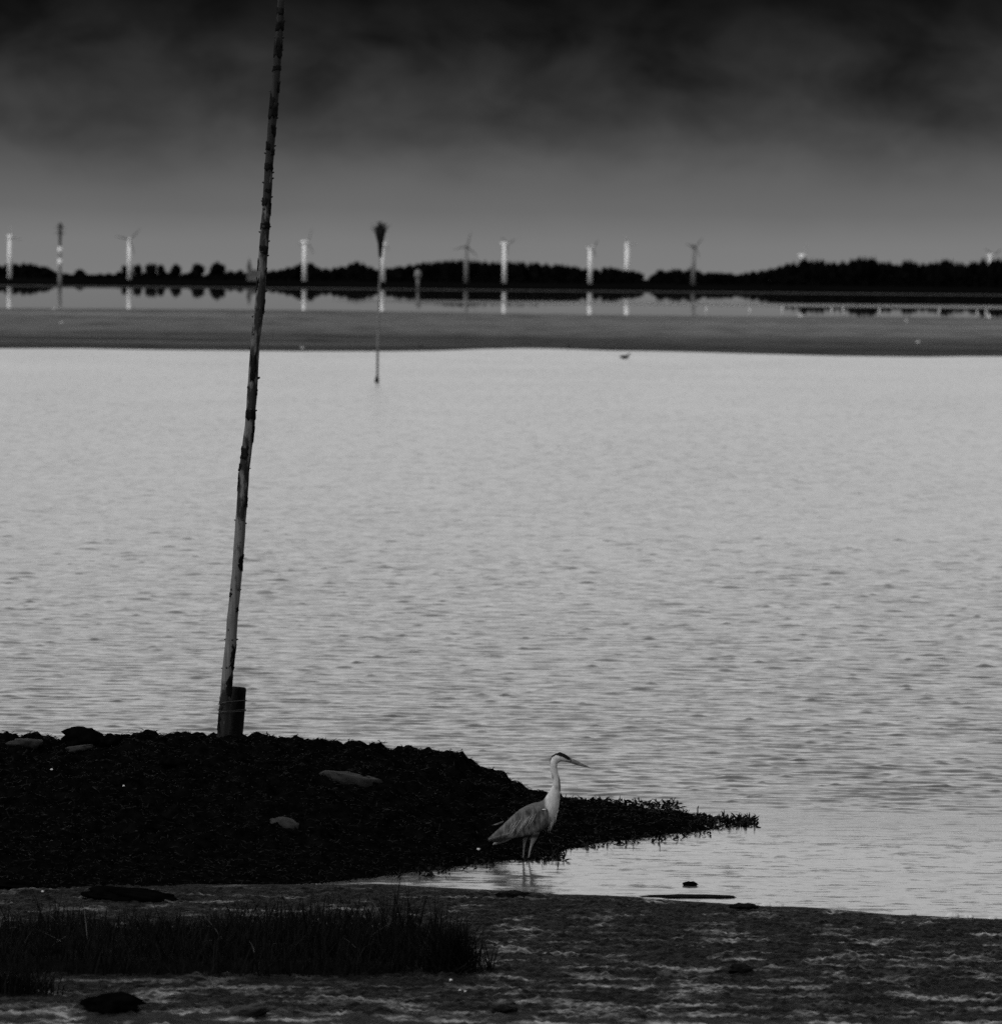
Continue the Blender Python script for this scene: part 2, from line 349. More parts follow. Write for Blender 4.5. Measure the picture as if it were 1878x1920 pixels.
# ------------------------------------------------------------------ water
def water():
    pys = np.concatenate([np.linspace(1790, 1000, 1050), np.linspace(999, 640, 260)])
    Yr = np.array([at_z(939, p).y for p in pys])
    cols = np.linspace(-420, 2300, 560)
    u = (cols-939)/F
    X = Yr[:, None]*u[None, :]*1.0; Y = np.repeat(Yr[:, None], len(cols), 1)
    step = np.abs(np.gradient(Yr))[:, None]
    Z = np.zeros_like(X)
    r = np.random.default_rng(3)
    amp = sstep(53.2, 57.0, Y + .25*X)
    gust = .9 + .7*fbm(X/1.6, Y/3, 31, 3)
    for i in range(70):
        lam = .11*(6 ** r.random()); k = 2*np.pi/lam
        th = r.normal(0, .38); kx, ky = k*math.sin(th), k*math.cos(th)
        a = .0026*lam**1.0*(.6+.8*r.random())
        fade = np.clip((lam/2.6-step)/(lam/5.2), 0, 1)
        ph = kx*X + ky*Y + r.random()*6.283
        Z += a*fade*(np.exp(.9*(np.sin(ph)-1))*2-1.1)
    Z *= gust*(.16+.84*amp)
    # low long-crested ripples running in to the still bay
    for lam, a, th in ((.75, .0007, .10), (1.3, .0010, -.05), (.42, .0003, .16), (.55, .0004, .03), (.95, .0006, .18), (.31, .00018, -.12)):
        Z += (1-amp)*a*np.sin(2*np.pi/lam*(math.sin(th)*X+math.cos(th)*Y) + 1.6*perlin(X/1.7+lam*9, Y/2.2, 5))*(.4+1.2*np.clip(perlin(X/1.5, Y/1.1+lam*7, 6)+.4, 0, 1))
    # single short wavelets, their steep faces towards the shore
    yr = Yr; cu = u
    for i in range(15000):
        y0 = 54.0 + 110*r.random()**1.15; x0 = r.uniform(-.045-.078, .123)*y0
        am = float(sstep(53.4, 56.5, np.array(y0+.25*x0)))
        if am <= 0: continue
        h = am*(.003 + .021*r.random()**3.4)*min(max(y0/85, .55), 1.2); lx = (.045+.13*r.random()**2.2)*min(max(y0/75, .75), 1.3); ly = .030+.035*r.random()+.02*(y0 > 80); c1, c2 = r.normal(0, .12), r.normal(0, .5)
        r0 = np.searchsorted(yr, y0-4*ly-.15); r1 = np.searchsorted(yr, y0+6*ly+.15)
        k0 = np.searchsorted(cu, (x0-2.6*lx)/y0); k1 = np.searchsorted(cu, (x0+2.6*lx)/y0)
        if r1-r0 < 2 or k1-k0 < 2: continue
        dx = X[r0:r1, k0:k1]-x0; dy = Y[r0:r1, k0:k1]-y0 - c1*dx - c2*dx*dx
        Z[r0:r1, k0:k1] += h*np.exp(-(dx/lx)**2)*np.exp(-(dy/np.where(dy < 0, ly*.8, ly*2.0))**2)
    V = np.stack([X, Y, Z], -1)
    # the same sheet goes on flat to both sides and to the far shore
    V = V.reshape(-1, 3); Q = grid_faces(len(Yr), len(cols))
    b = len(V); nr, nc = len(Yr), len(cols)
    ex = []
    far = Yr[-1]
    ex += [(-3000, Yr[0], 0), (3000, Yr[0], 0), (-3000, far, 0), (3000, far, 0), (-3000, 1990, 0), (3000, 1990, 0),
           (V[(nr-1)*nc][0], 1990, 0), (V[nr*nc-1][0], 1990, 0)]
    V = np.concatenate([V, np.array(ex, float)])
    Z_ = np.array([[(nr-1)*nc, nr*nc-1, b+7, b+6], [b+2, (nr-1)*nc, b+6, b+4], [nr*nc-1, b+3, b+5, b+7],
                   [b+0, 0, (nr-1)*nc, b+2], [nc-1, b+1, b+3, nr*nc-1]])
    Q = np.concatenate([Q, Z_])
    o = big('water', V, Q, M['water']); o['kind'] = 'structure'
water()

# ------------------------------------------------------------------ tidal flat in the middle distance
def mudflat():
    xs = np.linspace(-260, 260, 200); pn = [(-1e9, 655), (0, 655), (300, 656), (640, 660), (760, 659), (900, 655), (1000, 653), (1080, 657), (1250, 660), (1500, 667), (1878, 669), (1e9, 669)]
    pf = [(-1e9, 578), (0, 578), (600, 583), (939, 588), (1300, 593), (1878, 597), (1e9, 597)]
    rows = 46; V = np.zeros((rows, len(xs), 3))
    for j, x in enumerate(xs):
        px = 939 + x/430*F; a = at_z(px, np.interp(px, *zip(*pn))).y
        px2 = 939 + x/770*F; b = at_z(px2, np.interp(px2, *zip(*pf))).y
        a += 6*float(perlin(np.array(x/13.), np.array(.5), 3)) + 3*float(perlin(np.array(x/4.), np.array(.5), 4))
        b += 14*float(perlin(np.array(x/25.), np.array(1.5), 5))
        V[:, j, 0] = x; V[:, j, 1] = np.linspace(a-6, b+20, rows)
    t = np.linspace(0, 1, rows)[:, None]
    V[..., 2] = .09*sstep(0, .05, t)*sstep(1, .95, t) - .03 + .02*fbm(V[..., 0]/30, V[..., 1]/30, 9, 3)
    o = big('mudflat', V.reshape(-1, 3), grid_faces(rows, len(xs)), M['flat']); o['kind'] = 'structure'
mudflat()

# ------------------------------------------------------------------ near mud shore
SH = [(-400, 1650), (560, 1656), (700, 1658), (900, 1666), (1050, 1676), (1200, 1681), (1400, 1696), (1600, 1706), (1878, 1722), (2400, 1750)]
sx_ = [at_z(p, q).x for p, q in SH]; sy_ = [at_z(p, q).y for p, q in SH]
def shore_y(x): return np.interp(x, sx_, sy_)
def mud_z(X, Y):
    d = shore_y(X) + .25*fbm(X/1.2, X*0+3.1, 41, 3) - Y
    zb = np.where(d > 0, .010*d + .012*sstep(0, .3, d), .03*d)
    rough = .012*fbm(X/.6, Y/.9, 51, 3, .5) + .026*np.abs(fbm(X/.11, Y/.16, 61, 3, .6)) + .012*fbm(X/.045, Y/.08, 65, 2)
    lump = .045*np.clip(fbm(X/.5+9, Y/.6, 71, 3)-.28, 0, 1)
    return zb + (rough + lump)*sstep(-.05, .7, d) - .03*sstep(.1, -.3, d)
xs = np.concatenate([np.linspace(-6.4, -3.62, 40), np.linspace(-3.6, 4.0, 480), np.linspace(4.03, 6.4, 40)]); ys = np.concatenate([np.linspace(35.5, 38.3, 20), np.linspace(38.33, 47.0, 440), np.linspace(47.05, 49.5, 50)])
X, Y = np.meshgrid(xs, ys); Z = mud_z(X, Y)
o = big('mud_shore', np.stack([X, Y, Z], -1).reshape(-1, 3), grid_faces(len(ys), len(xs)), M['mud']); o['kind'] = 'structure'

# ------------------------------------------------------------------ seaweed-covered bank and spit
YC = 54.2
CR = [(-500, 1376), (0, 1383), (100, 1389), (160, 1390), (300, 1386), (400, 1386), (520, 1386), (560, 1392), (620, 1400), (700, 1405), (770, 1411), (800, 1407), (822, 1412), (838, 1422), (850, 1421), (866, 1424), (882, 1433), (893, 1443), (905, 1449), (922, 1448), (938, 1449), (949, 1456), (956, 1467), (975, 1476), (990, 1484), (1000, 1488), (1040, 1500), (1100, 1508), (1200, 1516), (1290, 1526), (1350, 1534), (1410, 1540), (1500, 1552)]
FR = [(-500, 1690), (0, 1683), (150, 1672), (330, 1666), (600, 1656), (690, 1646), (800, 1631), (900, 1618), (985, 1611), (1030, 1604), (1060, 1592), (1150, 1576), (1200, 1571), (1290, 1562), (1400, 1547), (1430, 1544), (1500, 1560)]
cx = []; cz = []; cyy = []
for p, q in CR:
    yc = YC if p < 1000 else np.interp(p, [1000, 1100, 1200, 1300, 1410, 1500], [54.2, 53.9, 53.6, 53.3, 53.0, 52.8])
    v = at_y(p, q, yc); cx.append(v.x); cz.append(v.z); cyy.append(yc)
fx = [at_z(p, q).x for p, q in FR]; fy = [at_z(p, q).y for p, q in FR]
tip = at_z(1420, 1542).x
def bank_z(X, Y, detail=True):
    yf = np.interp(X, fx, fy); yc = np.interp(X, cx, cyy); hc = np.interp(X, cx, cz)
    hc = np.where(X > .45, np.maximum(hc, .035)*sstep(tip+.05, tip-.9, X) - .07*sstep(tip-.8, tip+.2, X), hc)
    if detail:
        yf = yf + .16*fbm(X/.5, X*0+.7, 81, 4)
    t = (Y-yf)/np.maximum(yc-yf, .4)
    front = np.sin(np.clip(t, 0, 1)*np.pi/2)**.85*hc
    back = hc - (np.clip(Y-yc, 0, 9)**1.6)*np.where(X > .3, .10, .16)
    zb = np.where(t < 0, .05*(Y-yf), np.where(t <= 1, front, back))
    if detail:
        k = sstep(-.02, .25, t)
        zb = zb + k*(.050*fbm(X/.55, Y/.55, 91, 2) + np.minimum(.2+hc*2, 1)*(.11*np.clip(fbm(X/.24, Y/.3, 95, 3), -.25, 1) + .022*fbm(X/.07, Y/.09, 97, 3, .6)))
    zb = np.where(X > tip-.25, np.minimum(zb, .03-.35*(X-tip+.25)), zb)
    return zb
xs = np.linspace(-7.6, 2.6, 440); ys = np.concatenate([np.linspace(46.6, 55.2, 400), np.linspace(55.25, 58.5, 40)])
X, Y = np.meshgrid(xs, ys); Z = bank_z(X, Y)
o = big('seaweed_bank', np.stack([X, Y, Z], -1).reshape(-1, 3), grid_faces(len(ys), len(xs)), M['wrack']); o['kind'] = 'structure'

def strands(name, pts, lmin, lmax, wd, lift, m, seed):
    r = np.random.default_rng(seed); n = len(pts)
    az = r.random(n)*2*np.pi; el = np.clip(np.abs(r.normal(0, lift, n)), 0, 1.5); ln = lmin+(lmax-lmin)*r.random(n)**1.5
    bend = r.normal(-.5, .7, n); wq = wd*(.5+r.random(n)); tw = r.random(n)*2*np.pi
    k = 4; V = np.zeros((n, k, 2, 3)); p = pts.copy(); e = el.copy()
    for i in range(k):
        wi = wq*(1, 1.1, .85, .25)[i]
        sd_ = np.stack([-np.sin(az)*np.cos(tw)*wi, np.cos(az)*np.cos(tw)*wi, np.sin(tw)*wi*.7], -1)
        V[:, i, 0] = p-sd_; V[:, i, 1] = p+sd_
        stp = ln/(k-1); p = p + np.stack([np.cos(az)*np.cos(e)*stp, np.sin(az)*np.cos(e)*stp, np.sin(e)*stp], -1)
        e = e + bend/(k-1); az = az + r.normal(0, .35, n)
    idx = np.arange(n*k*2).reshape(n, k, 2)
    Q = np.stack([idx[:, :-1, 0], idx[:, :-1, 1], idx[:, 1:, 1], idx[:, 1:, 0]], -1).reshape(-1, 4)
    return big(name, V.reshape(-1, 3), Q, m)
# fronds over the whole bank
n = 42000; px = rng.uniform(-6, 2.1, n); py = rng.uniform(46.8, 55.6, n); pz = bank_z(px, py)
k = pz > -.01; P = np.stack([px, py, pz+.004], -1)[k]
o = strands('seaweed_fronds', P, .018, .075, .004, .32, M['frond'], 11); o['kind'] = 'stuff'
tag(o, 'tangled black wet seaweed fronds covering the low bank', 'seaweed')
# loose weed breaking the surface along the spit and round the bank's foot
pts = []
def scatter(n, pa, pb, ya, yb, slope=0.0, bias=1.0):
    for _ in range(n):
        t_ = random.random(); p = pa+(pb-pa)*t_; q = ya+(yb-ya)*random.random()**bias + slope*(p-pa)
        v = at_z(p, q); pts.append((v.x, v.y, random.uniform(-.012, .012)))
scatter(420, 1045, 1275, 1499, 1513, .03); scatter(160, 1255, 1415, 1522, 1530, .10, .7); scatter(260, 1280, 1412, 1535, 1552, .0)
scatter(200, 1290, 1420, 1540, 1556, -.03); scatter(260, 1060, 1330, 1568, 1596, -.095); scatter(200, 975, 1060, 1602, 1616)
scatter(240, 690, 930, 1612, 1640, -.04); scatter(60, 700, 840, 1632, 1646)
o = strands('floating_seaweed', np.array(pts), .02, .085, .011, .75, M['frond'], 12); o['kind'] = 'stuff'
tag(o, 'broken black seaweed poking out of the water along the spit', 'seaweed')

# ------------------------------------------------------------------ stones and shells
IV, IF = ico(3)
def hit(px, py):
    """where the line of sight through a photo pixel meets the near ground or water"""
    d = ray(px, py); Ys = np.arange(37.0, 60.0, .01); Xs = d.x/d.y*Ys; Zs = CAMZ + d.z/d.y*Ys
    g = np.maximum(np.maximum(bank_z(Xs, Ys), mud_z(Xs, Ys)*(Ys < 49.4) - 9*(Ys >= 49.4)), 0.0)
    i = int(np.argmax(Zs <= g)); return Vector((Xs[i], Ys[i], g[i]))
def stone(name, px, py, Yd, wpx, hpx, depth, m, label, cat, seed, sink=.35, rz=0.0, flat=0.0):
    b = hit(px, py)                           # bottom middle of the stone as seen
    sc = F/b.y; a = wpx/2/sc; c = hpx/sc/(2-2*sink)*1.15
    V = []
    for v in IV:
        q = v*1.6 + Vector((seed*7.3, seed*3.1, seed))
        d = 1 + .42*mn.noise(q) + .30*mn.noise(q*2.3) + .14*mn.noise(q*5)
        p = v*d
        if flat and p.z > flat: p.z = flat + (p.z-flat)*.25
        V.append(Vector((p.x*a, p.y*depth, p.z*c)))
    o = obj(name, V, IF, m); o.location = (b.x, b.y, b.z + c*(1-2*sink)); o.rotation_euler = (0, rz, 0)
    return tag(o, label, cat)
stone('rock', 660, 1460, 52.9, 92, 17, .16, M['rock'], 'pale flat stone slab half buried near the top of the seaweed bank', 'rock', 1, .55, R(9), .3)
stone('rock', 531, 1550, 50.9, 66, 27, .14, M['rock'], 'pale cracked boulder embedded in the middle of the black bank', 'rock', 2, .62, R(14), .45)
stone('rock', 48, 1397, 53.6, 60, 14, .14, M['rock_mid'], 'dull grey low stone on the crest of the seaweed bank', 'rock', 3, .4, 0, .5)
stone('rock', 156, 1394, 54.2, 78, 24, .16, M['rock_dark'], 'dark humped boulder on the crest of the bank', 'rock', 4, .35)
stone('rock', 150, 1406, 53.4, 48, 10, .10, M['rock_mid'], 'small pale slab leaning at the foot of the humped crest boulder', 'rock', 5, .35, R(-6), .4)
stone('rock', 205, 1394, 54.3, 44, 14, .14, M['rock_dark'], 'low dark stone next to the humped boulder on the crest', 'rock', 6, .4)
stone('rock', 330, 1432, 53.2, 52, 18, .12, M['rock_dark'], 'faint dark slab lying flat in the seaweed below the leaning pole', 'rock', 7, .4, R(14), .3)
stone('rock', 245, 1684, 46.8, 170, 17, .30, M['rock_dark'], 'long black weedy stone at the foot of the bank above the grass', 'rock', 8, .35, R(5), .5)
stone('rock', 210, 1893, 39.9, 104, 24, .20, M['rock_dark'], 'black rounded stone on wet mud in front of the grass', 'rock', 9, .3)
stone('rock', 468, 1900, 39.7, 72, 19, .16, M['rock_mid'], 'grey wedge shaped stone on wet mud in front of the grass', 'rock', 10, .3, R(-8), .3)
stone('rock', 1293, 1660, 47.9, 28, 6, .05, M['rock_dark'], 'small black stone standing in the calm shallow water', 'rock', 11, .3)
stone('rock', 960, 1682, 46.3, 70, 9, .12, M['clod'], 'dark lump of weed and mud at the water edge below the heron', 'rock', 12, .35)
stone('rock', 1300, 1682, 46.7, 170, 3, .10, M['clod'], 'long low dark strip of mud just awash by the shore', 'mud bar', 13, .35)
stone('rock', 1395, 1703, 45.75, 50, 8, .10, M['clod'], 'dark weed clod at the water edge beside the foam', 'rock', 14, .35)
stone('rock', 1390, 1822, 42.0, 44, 11, .09, M['clod'], 'dark angular clod on the open mud', 'rock', 15, .35)
stone('rock', 945, 1898, 39.7, 46, 9, .1, M['clod'], 'dark flat clod on mud beyond the end of the grass', 'rock', 16, .35)
for i, (p, q, yd, wv, lab) in enumerate([(97, 1445, 52.6, 8, 'single white shell high on the black bank below the crest boulder'), (232, 1475, 52.0, 7, 'small white shell midway down the black bank'),
        (603, 1742, 43.6, 15, 'white shell among the grass tips'), (845, 1840, 41.2, 10, 'white shell at the foot of the last grass tuft'),
        (872, 1860, 40.8, 7, 'tiny white shell on mud just beyond the grass'), (862, 1859, 40.85, 7, 'tiny pale shell touching its neighbour on mud by the grass'),
        (80, 1673, 46.9, 8, 'pale shell at the foot of the bank beside the long black stone'), (195, 1400, 53.5, 6, 'tiny pale shell by the humped crest boulder'), (897, 1595, 50.6, 10, 'thin white shell in weed behind the heron tail')]):
    stone('shell', p, q, yd, wv*.65, wv*.3, wv/2/F*yd, M['shell'], lab, 'shell', 30+i, .2)
for i, (p, q, wv, hv, lab) in enumerate([(1447, 1702, 46, 16, 'pale foam clump beside the dark weed clod at the water edge'), (1710, 1716, 16, 8, 'smallest foam fleck on the shoreline'),
        (1788, 1721, 34, 14, 'domed foam clump on the shoreline'), (1815, 1722, 18, 10, 'small foam blob touching the domed foam clump'), (1860, 1726, 34, 14, 'broad foam clump at the far end of the shoreline')]):
    yd = at_z(p, q).y
    V = []; fo = 0
    prts = []
    for j in range(5):
        ox, s_ = random.uniform(-.55, .55), random.uniform(.35, .7)
        prts.append(([Vector(((v.x*s_*(1+.3*mn.noise(v*3+Vector((i, j, 0))))+ox)*wv/2/F*yd, v.y*s_*.05, max(-.1, v.z*s_*(1+.3*mn.noise(v*4)))*hv/F*yd)) for v in IV], IF))
    V, Fc = merge(*prts); o = obj('foam_clump', V, Fc, M['foam']); b = at_z(p, q); o.location = (b.x, b.y, .004)
    tag(o, lab, 'foam')

# ------------------------------------------------------------------ turf and grass in front
def patch(pa, pb, ya, yb, rise):
    return [at_z(pa, ya, .06), at_z(pb, ya, .06), at_z(pb, yb, .06), at_z(pa, yb, .06)]
TX = np.linspace(-5.5, at_z(868, 1838, .06).x, 140)
yfr = at_z(500, 1840, .06).y; ybk = at_z(500, 1752, .06).y
TYn = np.linspace(0, 1, 50)
TXg, TT = np.meshgrid(TX, TYn)
endk = sstep(TX[-1], TX[-1]-.7, TXg)
fr_ = yfr + .06*fbm(TXg/.4, TXg*0+.2, 131, 3) + .45*(1-endk)
TYg = fr_ + (ybk-yfr-.5*(1-endk))*TT
TZ = .06 + (.10*sstep(0, .10, TT)*sstep(1, .55, TT) + .025*fbm(TXg/.2, TYg/.2, 141, 3))*endk - .03*(1-sstep(0, .05, TT)) - .05*(1-endk)
o = big('turf', np.stack([TXg, TYg, TZ], -1).reshape(-1, 3), grid_faces(50, 140), M['turf']); o['kind'] = 'structure'
def blades(name, P, hh, lean, seed, m, wd=.0045, slant=None):
    r = np.random.default_rng(seed); n = len(P); k = 4
    az = r.random(n)*2*np.pi if slant is None else slant
    e = np.pi/2 - np.abs(r.normal(0, lean, n)); bend = -np.abs(r.normal(0, .55, n)); wq = wd*(.6+.8*r.random(n)); fa = r.random(n)*np.pi
    V = np.zeros((n, k, 2, 3)); p = P.copy()
    for i in range(k):
        wi = wq*(1, .9, .6, .12)[i]; sd_ = np.stack([np.cos(fa)*wi, np.sin(fa)*wi, 0*wi], -1)
        V[:, i, 0] = p-sd_; V[:, i, 1] = p+sd_
        stp = hh/(k-1); p = p+np.stack([np.cos(az)*np.cos(e)*stp, np.sin(az)*np.cos(e)*stp, np.sin(e)*stp], -1); e = e+bend/(k-1)
    idx = np.arange(n*k*2).reshape(n, k, 2)
    Q = np.stack([idx[:, :-1, 0], idx[:, :-1, 1], idx[:, 1:, 1], idx[:, 1:, 0]], -1).reshape(-1, 4)
    return big(name, V.reshape(-1, 3), Q, m)
n = 17000; ii = rng.integers(0, 140*50, n); gp = np.stack([TXg, TYg, TZ], -1).reshape(-1, 3)[ii] + np.stack([rng.normal(0, .03, n), rng.normal(0, .03, n), np.full(n, -.01)], -1)
clump = .45 + 1.15*np.clip(fbm(gp[:, 0]/.45, gp[:, 1]/.45, 151, 3)+.35, 0, 1.2)
hh = (.07+.24*rng.random(n)**1.7)*clump*(.75+.45*sstep(-2.6, -.6, gp[:, 0]))
o = blades('marsh_grass', gp, hh, .42, 5, M['grass']); o['kind'] = 'stuff'
tag(o, 'dark marsh grass growing in a strip on the muddy shore', 'grass')
# the fanned tuft at the end of the strip and the small patch by the corner
def tuft(px, py, n, r0, hmin, hmax, lean, seed, label):
    b = at_z(px, py, .03); rr = np.random.default_rng(seed)
    P = np.stack([b.x+rr.normal(0, r0, n), b.y+rr.normal(0, r0*.8, n), np.full(n, .02)], -1)
    P[:, 2] = mud_z(P[:, 0], P[:, 1])-.01
    o = blades('grass_tuft', P, hmin+(hmax-hmin)*rr.random(n), lean, seed, M['grass']); return tag(o, label, 'grass tuft')
tuft(846, 1838, 300, .08, .15, .45, .50, 21, 'fanned dark grass tuft at the free end of the grass strip')
tuft(900, 1836, 36, .04, .12, .34, .65, 22, 'sparse thin grass tuft just past the fanned one')
tuft(22, 1884, 420, .13, .10, .24, .30, 23, 'small dark grass patch in front of the main strip beside the black stone')
n = 46; ii = rng.integers(0, 140*50, n); sp_ = np.stack([TXg, TYg, TZ], -1).reshape(-1, 3)[ii] + np.array([0, -.1, .07])
o = blades('dry_stalks', sp_, .08+.20*rng.random(n), 1.2, 6, M['straw'], .0022, np.where(rng.random(n) > .5, 0.2, 2.9)); o['kind'] = 'stuff'
tag(o, 'thin pale dead stalks lying bent among the dark grass', 'grass')

# ------------------------------------------------------------------ leaning pole with stump
PP = [(417, 1400, 23), (418, 1384, 23), (423, 1307, 21), (427, 1255, 21), (433, 1204, 21), (435.6, 1160, 20.5), (441, 1110, 19.5), (447, 1040, 20), (452.5, 960, 20), (458, 880, 20), (468, 800, 19), (473, 730, 18.5),
      (478.6, 640, 18), (488, 560, 18), (493, 480, 17), (499, 400, 16.5), (503.7, 320, 16), (508, 260, 16), (513, 200, 16), (521, 100, 15), (528, 0, 14), (536, -110, 12.5), (541, -170, 11)]
PYD = 54.05
pts3 = [at_y(a, b, PYD) for a, b, _ in PP]; prad = [c/2*PYD/F for _, _, c in PP]
base = Vector((pts3[1].x, PYD, pts3[1].z))
pole = empty('leaning_pole', base); tag(pole, 'tall leaning pole with peeling bark standing on the seaweed bank', 'pole')
tt = np.linspace(0, len(PP)-1, 200); rp = []; rr_ = []
for t_ in tt:
    i = min(int(t_), len(PP)-2); f_ = t_-i; c = pts3[i].lerp(pts3[i+1], f_)-base
    rp.append(c); rr_.append((prad[i]*(1-f_)+prad[i+1]*f_))
V, Fc = tube(rp, rr_, 18)
V = [v + Vector((mn.noise(v*9), mn.noise(v*9+Vector((5, 0, 0))), 0))*.0035 for v in V]
obj('shaft', V, Fc, M['pole'], pole)
def axis(py):
    ys_ = [b for _, b, _ in PP]
    for i in range(len(PP)-1):
        if PP[i][1] >= py >= PP[i+1][1]:
            f_ = (PP[i][1]-py)/(PP[i][1]-PP[i+1][1]); return pts3[i].lerp(pts3[i+1], f_)-base, prad[i]*(1-f_)+prad[i+1]*f_
def bark(y0, y1, a0, a1, seed):
    """a curled sheet of bark still on the pole; angles: 0 faces the camera, + towards the right"""
    nr, nc = max(4, int(abs(y1-y0)/6)), 8; V = []; r = random.Random(seed)
    ja = [r.uniform(-.3, .3) for _ in range(nr)]; jb = [r.uniform(-.3, .3) for _ in range(nr)]; jt = [r.uniform(0, .35) for _ in range(nc)]; ju = [r.uniform(.65, 1) for _ in range(nc)]
    for lay in (0, 1):
        for i in range(nr):
            for j in range(nc):
                c, ra = axis(y0+(y1-y0)*(jt[j]+(ju[j]-jt[j])*i/(nr-1)))
                t_ = j/(nc-1); a = a0+ja[i] + (a1+jb[i]-a0-ja[i])*t_
                edge = min(i, nr-1-i) == 0
                rad = ra + (.0008 if lay else .0026+.002*abs(2*t_-1)**3 + (.003 if edge else 0)*r.random())
                V.append(c+Vector((math.sin(a)*rad, -math.cos(a)*rad, 0)))
    q = nr*nc; Fc = []
    for i in range(nr-1):
        for j in range(nc-1):
            k_ = i*nc+j; Fc.append((k_, k_+1, k_+nc+1, k_+nc)); Fc.append((q+k_, q+k_+nc, q+k_+nc+1, q+k_+1))
    for j in range(nc-1):
        Fc.append((j, q+j, q+j+1, j+1)); k_ = (nr-1)*nc+j; Fc.append((k_, k_+1, q+k_+1, q+k_))
    for i in range(nr-1):
        k_ = i*nc; Fc.append((k_, k_+nc, q+k_+nc, q+k_)); k_ = i*nc+nc-1; Fc.append((k_, q+k_, q+k_+nc, k_+nc))
    obj('bark_sheet', V, Fc, M['bark'], pole)
for i, (a, b, c, d) in enumerate([(35, 58, -1.6, 1.6), (70, 118, -1.6, 1.4), (120, 135, -1.2, 1.6), (150, 176, .5, 1.7), (172, 205, -1.7, -.1), (192, 225, -1.6, 1.5), (262, 283, -1.8, -.1), (278, 292, .4, 1.6),
        (302, 322, -1.6, 1.1), (352, 362, -.5, .9), (368, 388, -1.5, .0), (372, 412, .6, 1.7), (414, 432, -1.6, 1.6), (458, 478, -.9, 1.5), (482, 512, -1.8, -1.0), (500, 516, .9, 1.7), (518, 552, -1.8, -.6), (556, 590, .9, 1.7),
        (660, 722, -.5, .35), (728, 744, .7, 1.6), (764, 790, -1.3, 1.2), (790, 832, .9, 1.7), (832, 862, -1.7, .3), (868, 884, -1.8, -.6), (884, 922, -1.9, -1.1), (928, 952, .5, 1.4),
        (1036, 1072, .3, 1.2), (1110, 1120, -1.5, -.7), (1138, 1148, .7, 1.3), (1203, 1262, .35, 1.8), (1255, 1312, .1, 1.9), (1305, 1322, -1.8, -.9), (1322, 1384, -1.8, -.7), (10, 30, -1.5, .6), (232, 258, -.2, 1.3)]):
    bark(a, b, c, d, i)
def knot(py, a, ln=.022, r0=.007):
    c, ra = axis(py); d = Vector((math.sin(a), -math.cos(a), .35)).normalized()
    V, Fc = tube([c+d*(ra*.7), c+d*(ra+ln*.4), c+d*(ra+ln*.75)], [r0*1.4, r0, r0*.55], 7); obj('branch_stub', V, Fc, M['knot'], pole)
for i, (a, b, *e) in enumerate([(345, -1.5), (326, 1.4), (337, 1.45), (372, 1.4), (380, -1.5), (394, -.6, .01, .012), (427, -.3, .01, .013), (438, -1.5), (428, 1.5), (450, .1, .006), (455, 1.5), (474, -.3, .008, .014), (482, 1.6),
        (549, 1.5, .028, .008), (581, -.4, .008, .015), (588, 1.5), (597, -1.6), (607, .3, .008, .010), (629, -.5, .008, .010), (656, -1.5, .016), (712, 1.5, .03, .010), (729, -1.0, .014, .013), (770, .1, .008, .012), (773, 1.5), (882, 1.6, .02, .004),
        (884, -1.5, .012, .014), (979, -1.6, .018, .006), (978, .5, .010, .010), (985, 1.6, .016, .006), (1020, .3, .005), (1108, -.9, .01, .011), (1108, .7, .010, .011), (1109, 1.6, .014), (1156, -.4, .004, .005), (1184, -.6, .006, .007), (1203, -1.6, .020, .006), (1203, .3, .010, .010), (1203, 1.55, .024, .007),
        (1255, -.15, .010, .010), (1257, -1.6, .016, .005), (1256, 1.6, .020, .006), (42, 1.5), (72, -1.6, .018), (73, 1.5), (96, 1.5), (132, 1.5, .014), (174, -1.6), (224, 1.5), (276, 1.55, .02), (290, -1.5)]):
    knot(a, b, *e)

# the stump tied behind it
sb = at_y(441, 1392, 54.22); st_ = at_y(448.5, 1288, 54.22)
stump = empty('tarred_stump', sb); tag(stump, 'short black tarred stump tied to the foot of the leaning pole', 'stump')
ax_ = st_-sb; V, Fc = tube([ax_*t_ for t_ in (-.1, .05, .3, .6, .85, .95, .99, 1.0)], [.060, .060, .061, .062, .064, .065, .060, .048], 20)
V = [v+Vector((mn.noise(v*14), mn.noise(v*14+Vector((3, 0, 0))), mn.noise(v*12)*.6))*.008 for v in V]
obj('post', V, Fc, M['stump'], stump)
for yq, dz, th in ((1318, .010, .0035), (1333, -.006, .0030), (1336, .012, .0025)):
    c1, r1 = axis(yq); c1 = c1+base-sb; u = (sb.z-sb.z); f_ = (c1.z)/ax_.z; c2 = ax_*f_
    loop = []
    for j in range(33):
        a = 2*math.pi*j/32; d = Vector((math.cos(a), math.sin(a), 0))
        s1, s2 = (c1+d*(r1+.010)), (c2+d*(.072)); p = s1 if s1.dot(d) > s2.dot(d) else s2
        loop.append(Vector((p.x, p.y, c1.z + dz*math.cos(a+.6)*1.4)))
    V, Fc = tube(loop, [th]*33, 6, False); obj('wire_binding', V, Fc, M['wire'], stump)
for j, (a, dl) in enumerate(((.2, .11), (-.1, .10), (.5, .08), (3.0, .09))):
    s = Vector((.055 if j < 3 else -.10, -.03, .075)); e = s+Vector((math.cos(a)*dl, -.02, -.03-.015*j if j < 3 else -.012))
    V, Fc = tube([s, s.lerp(e, .5)+Vector((0, 0, -.012)), e], [.005, .004, .002], 6); obj('splinter', V, Fc, M['stump'], stump)

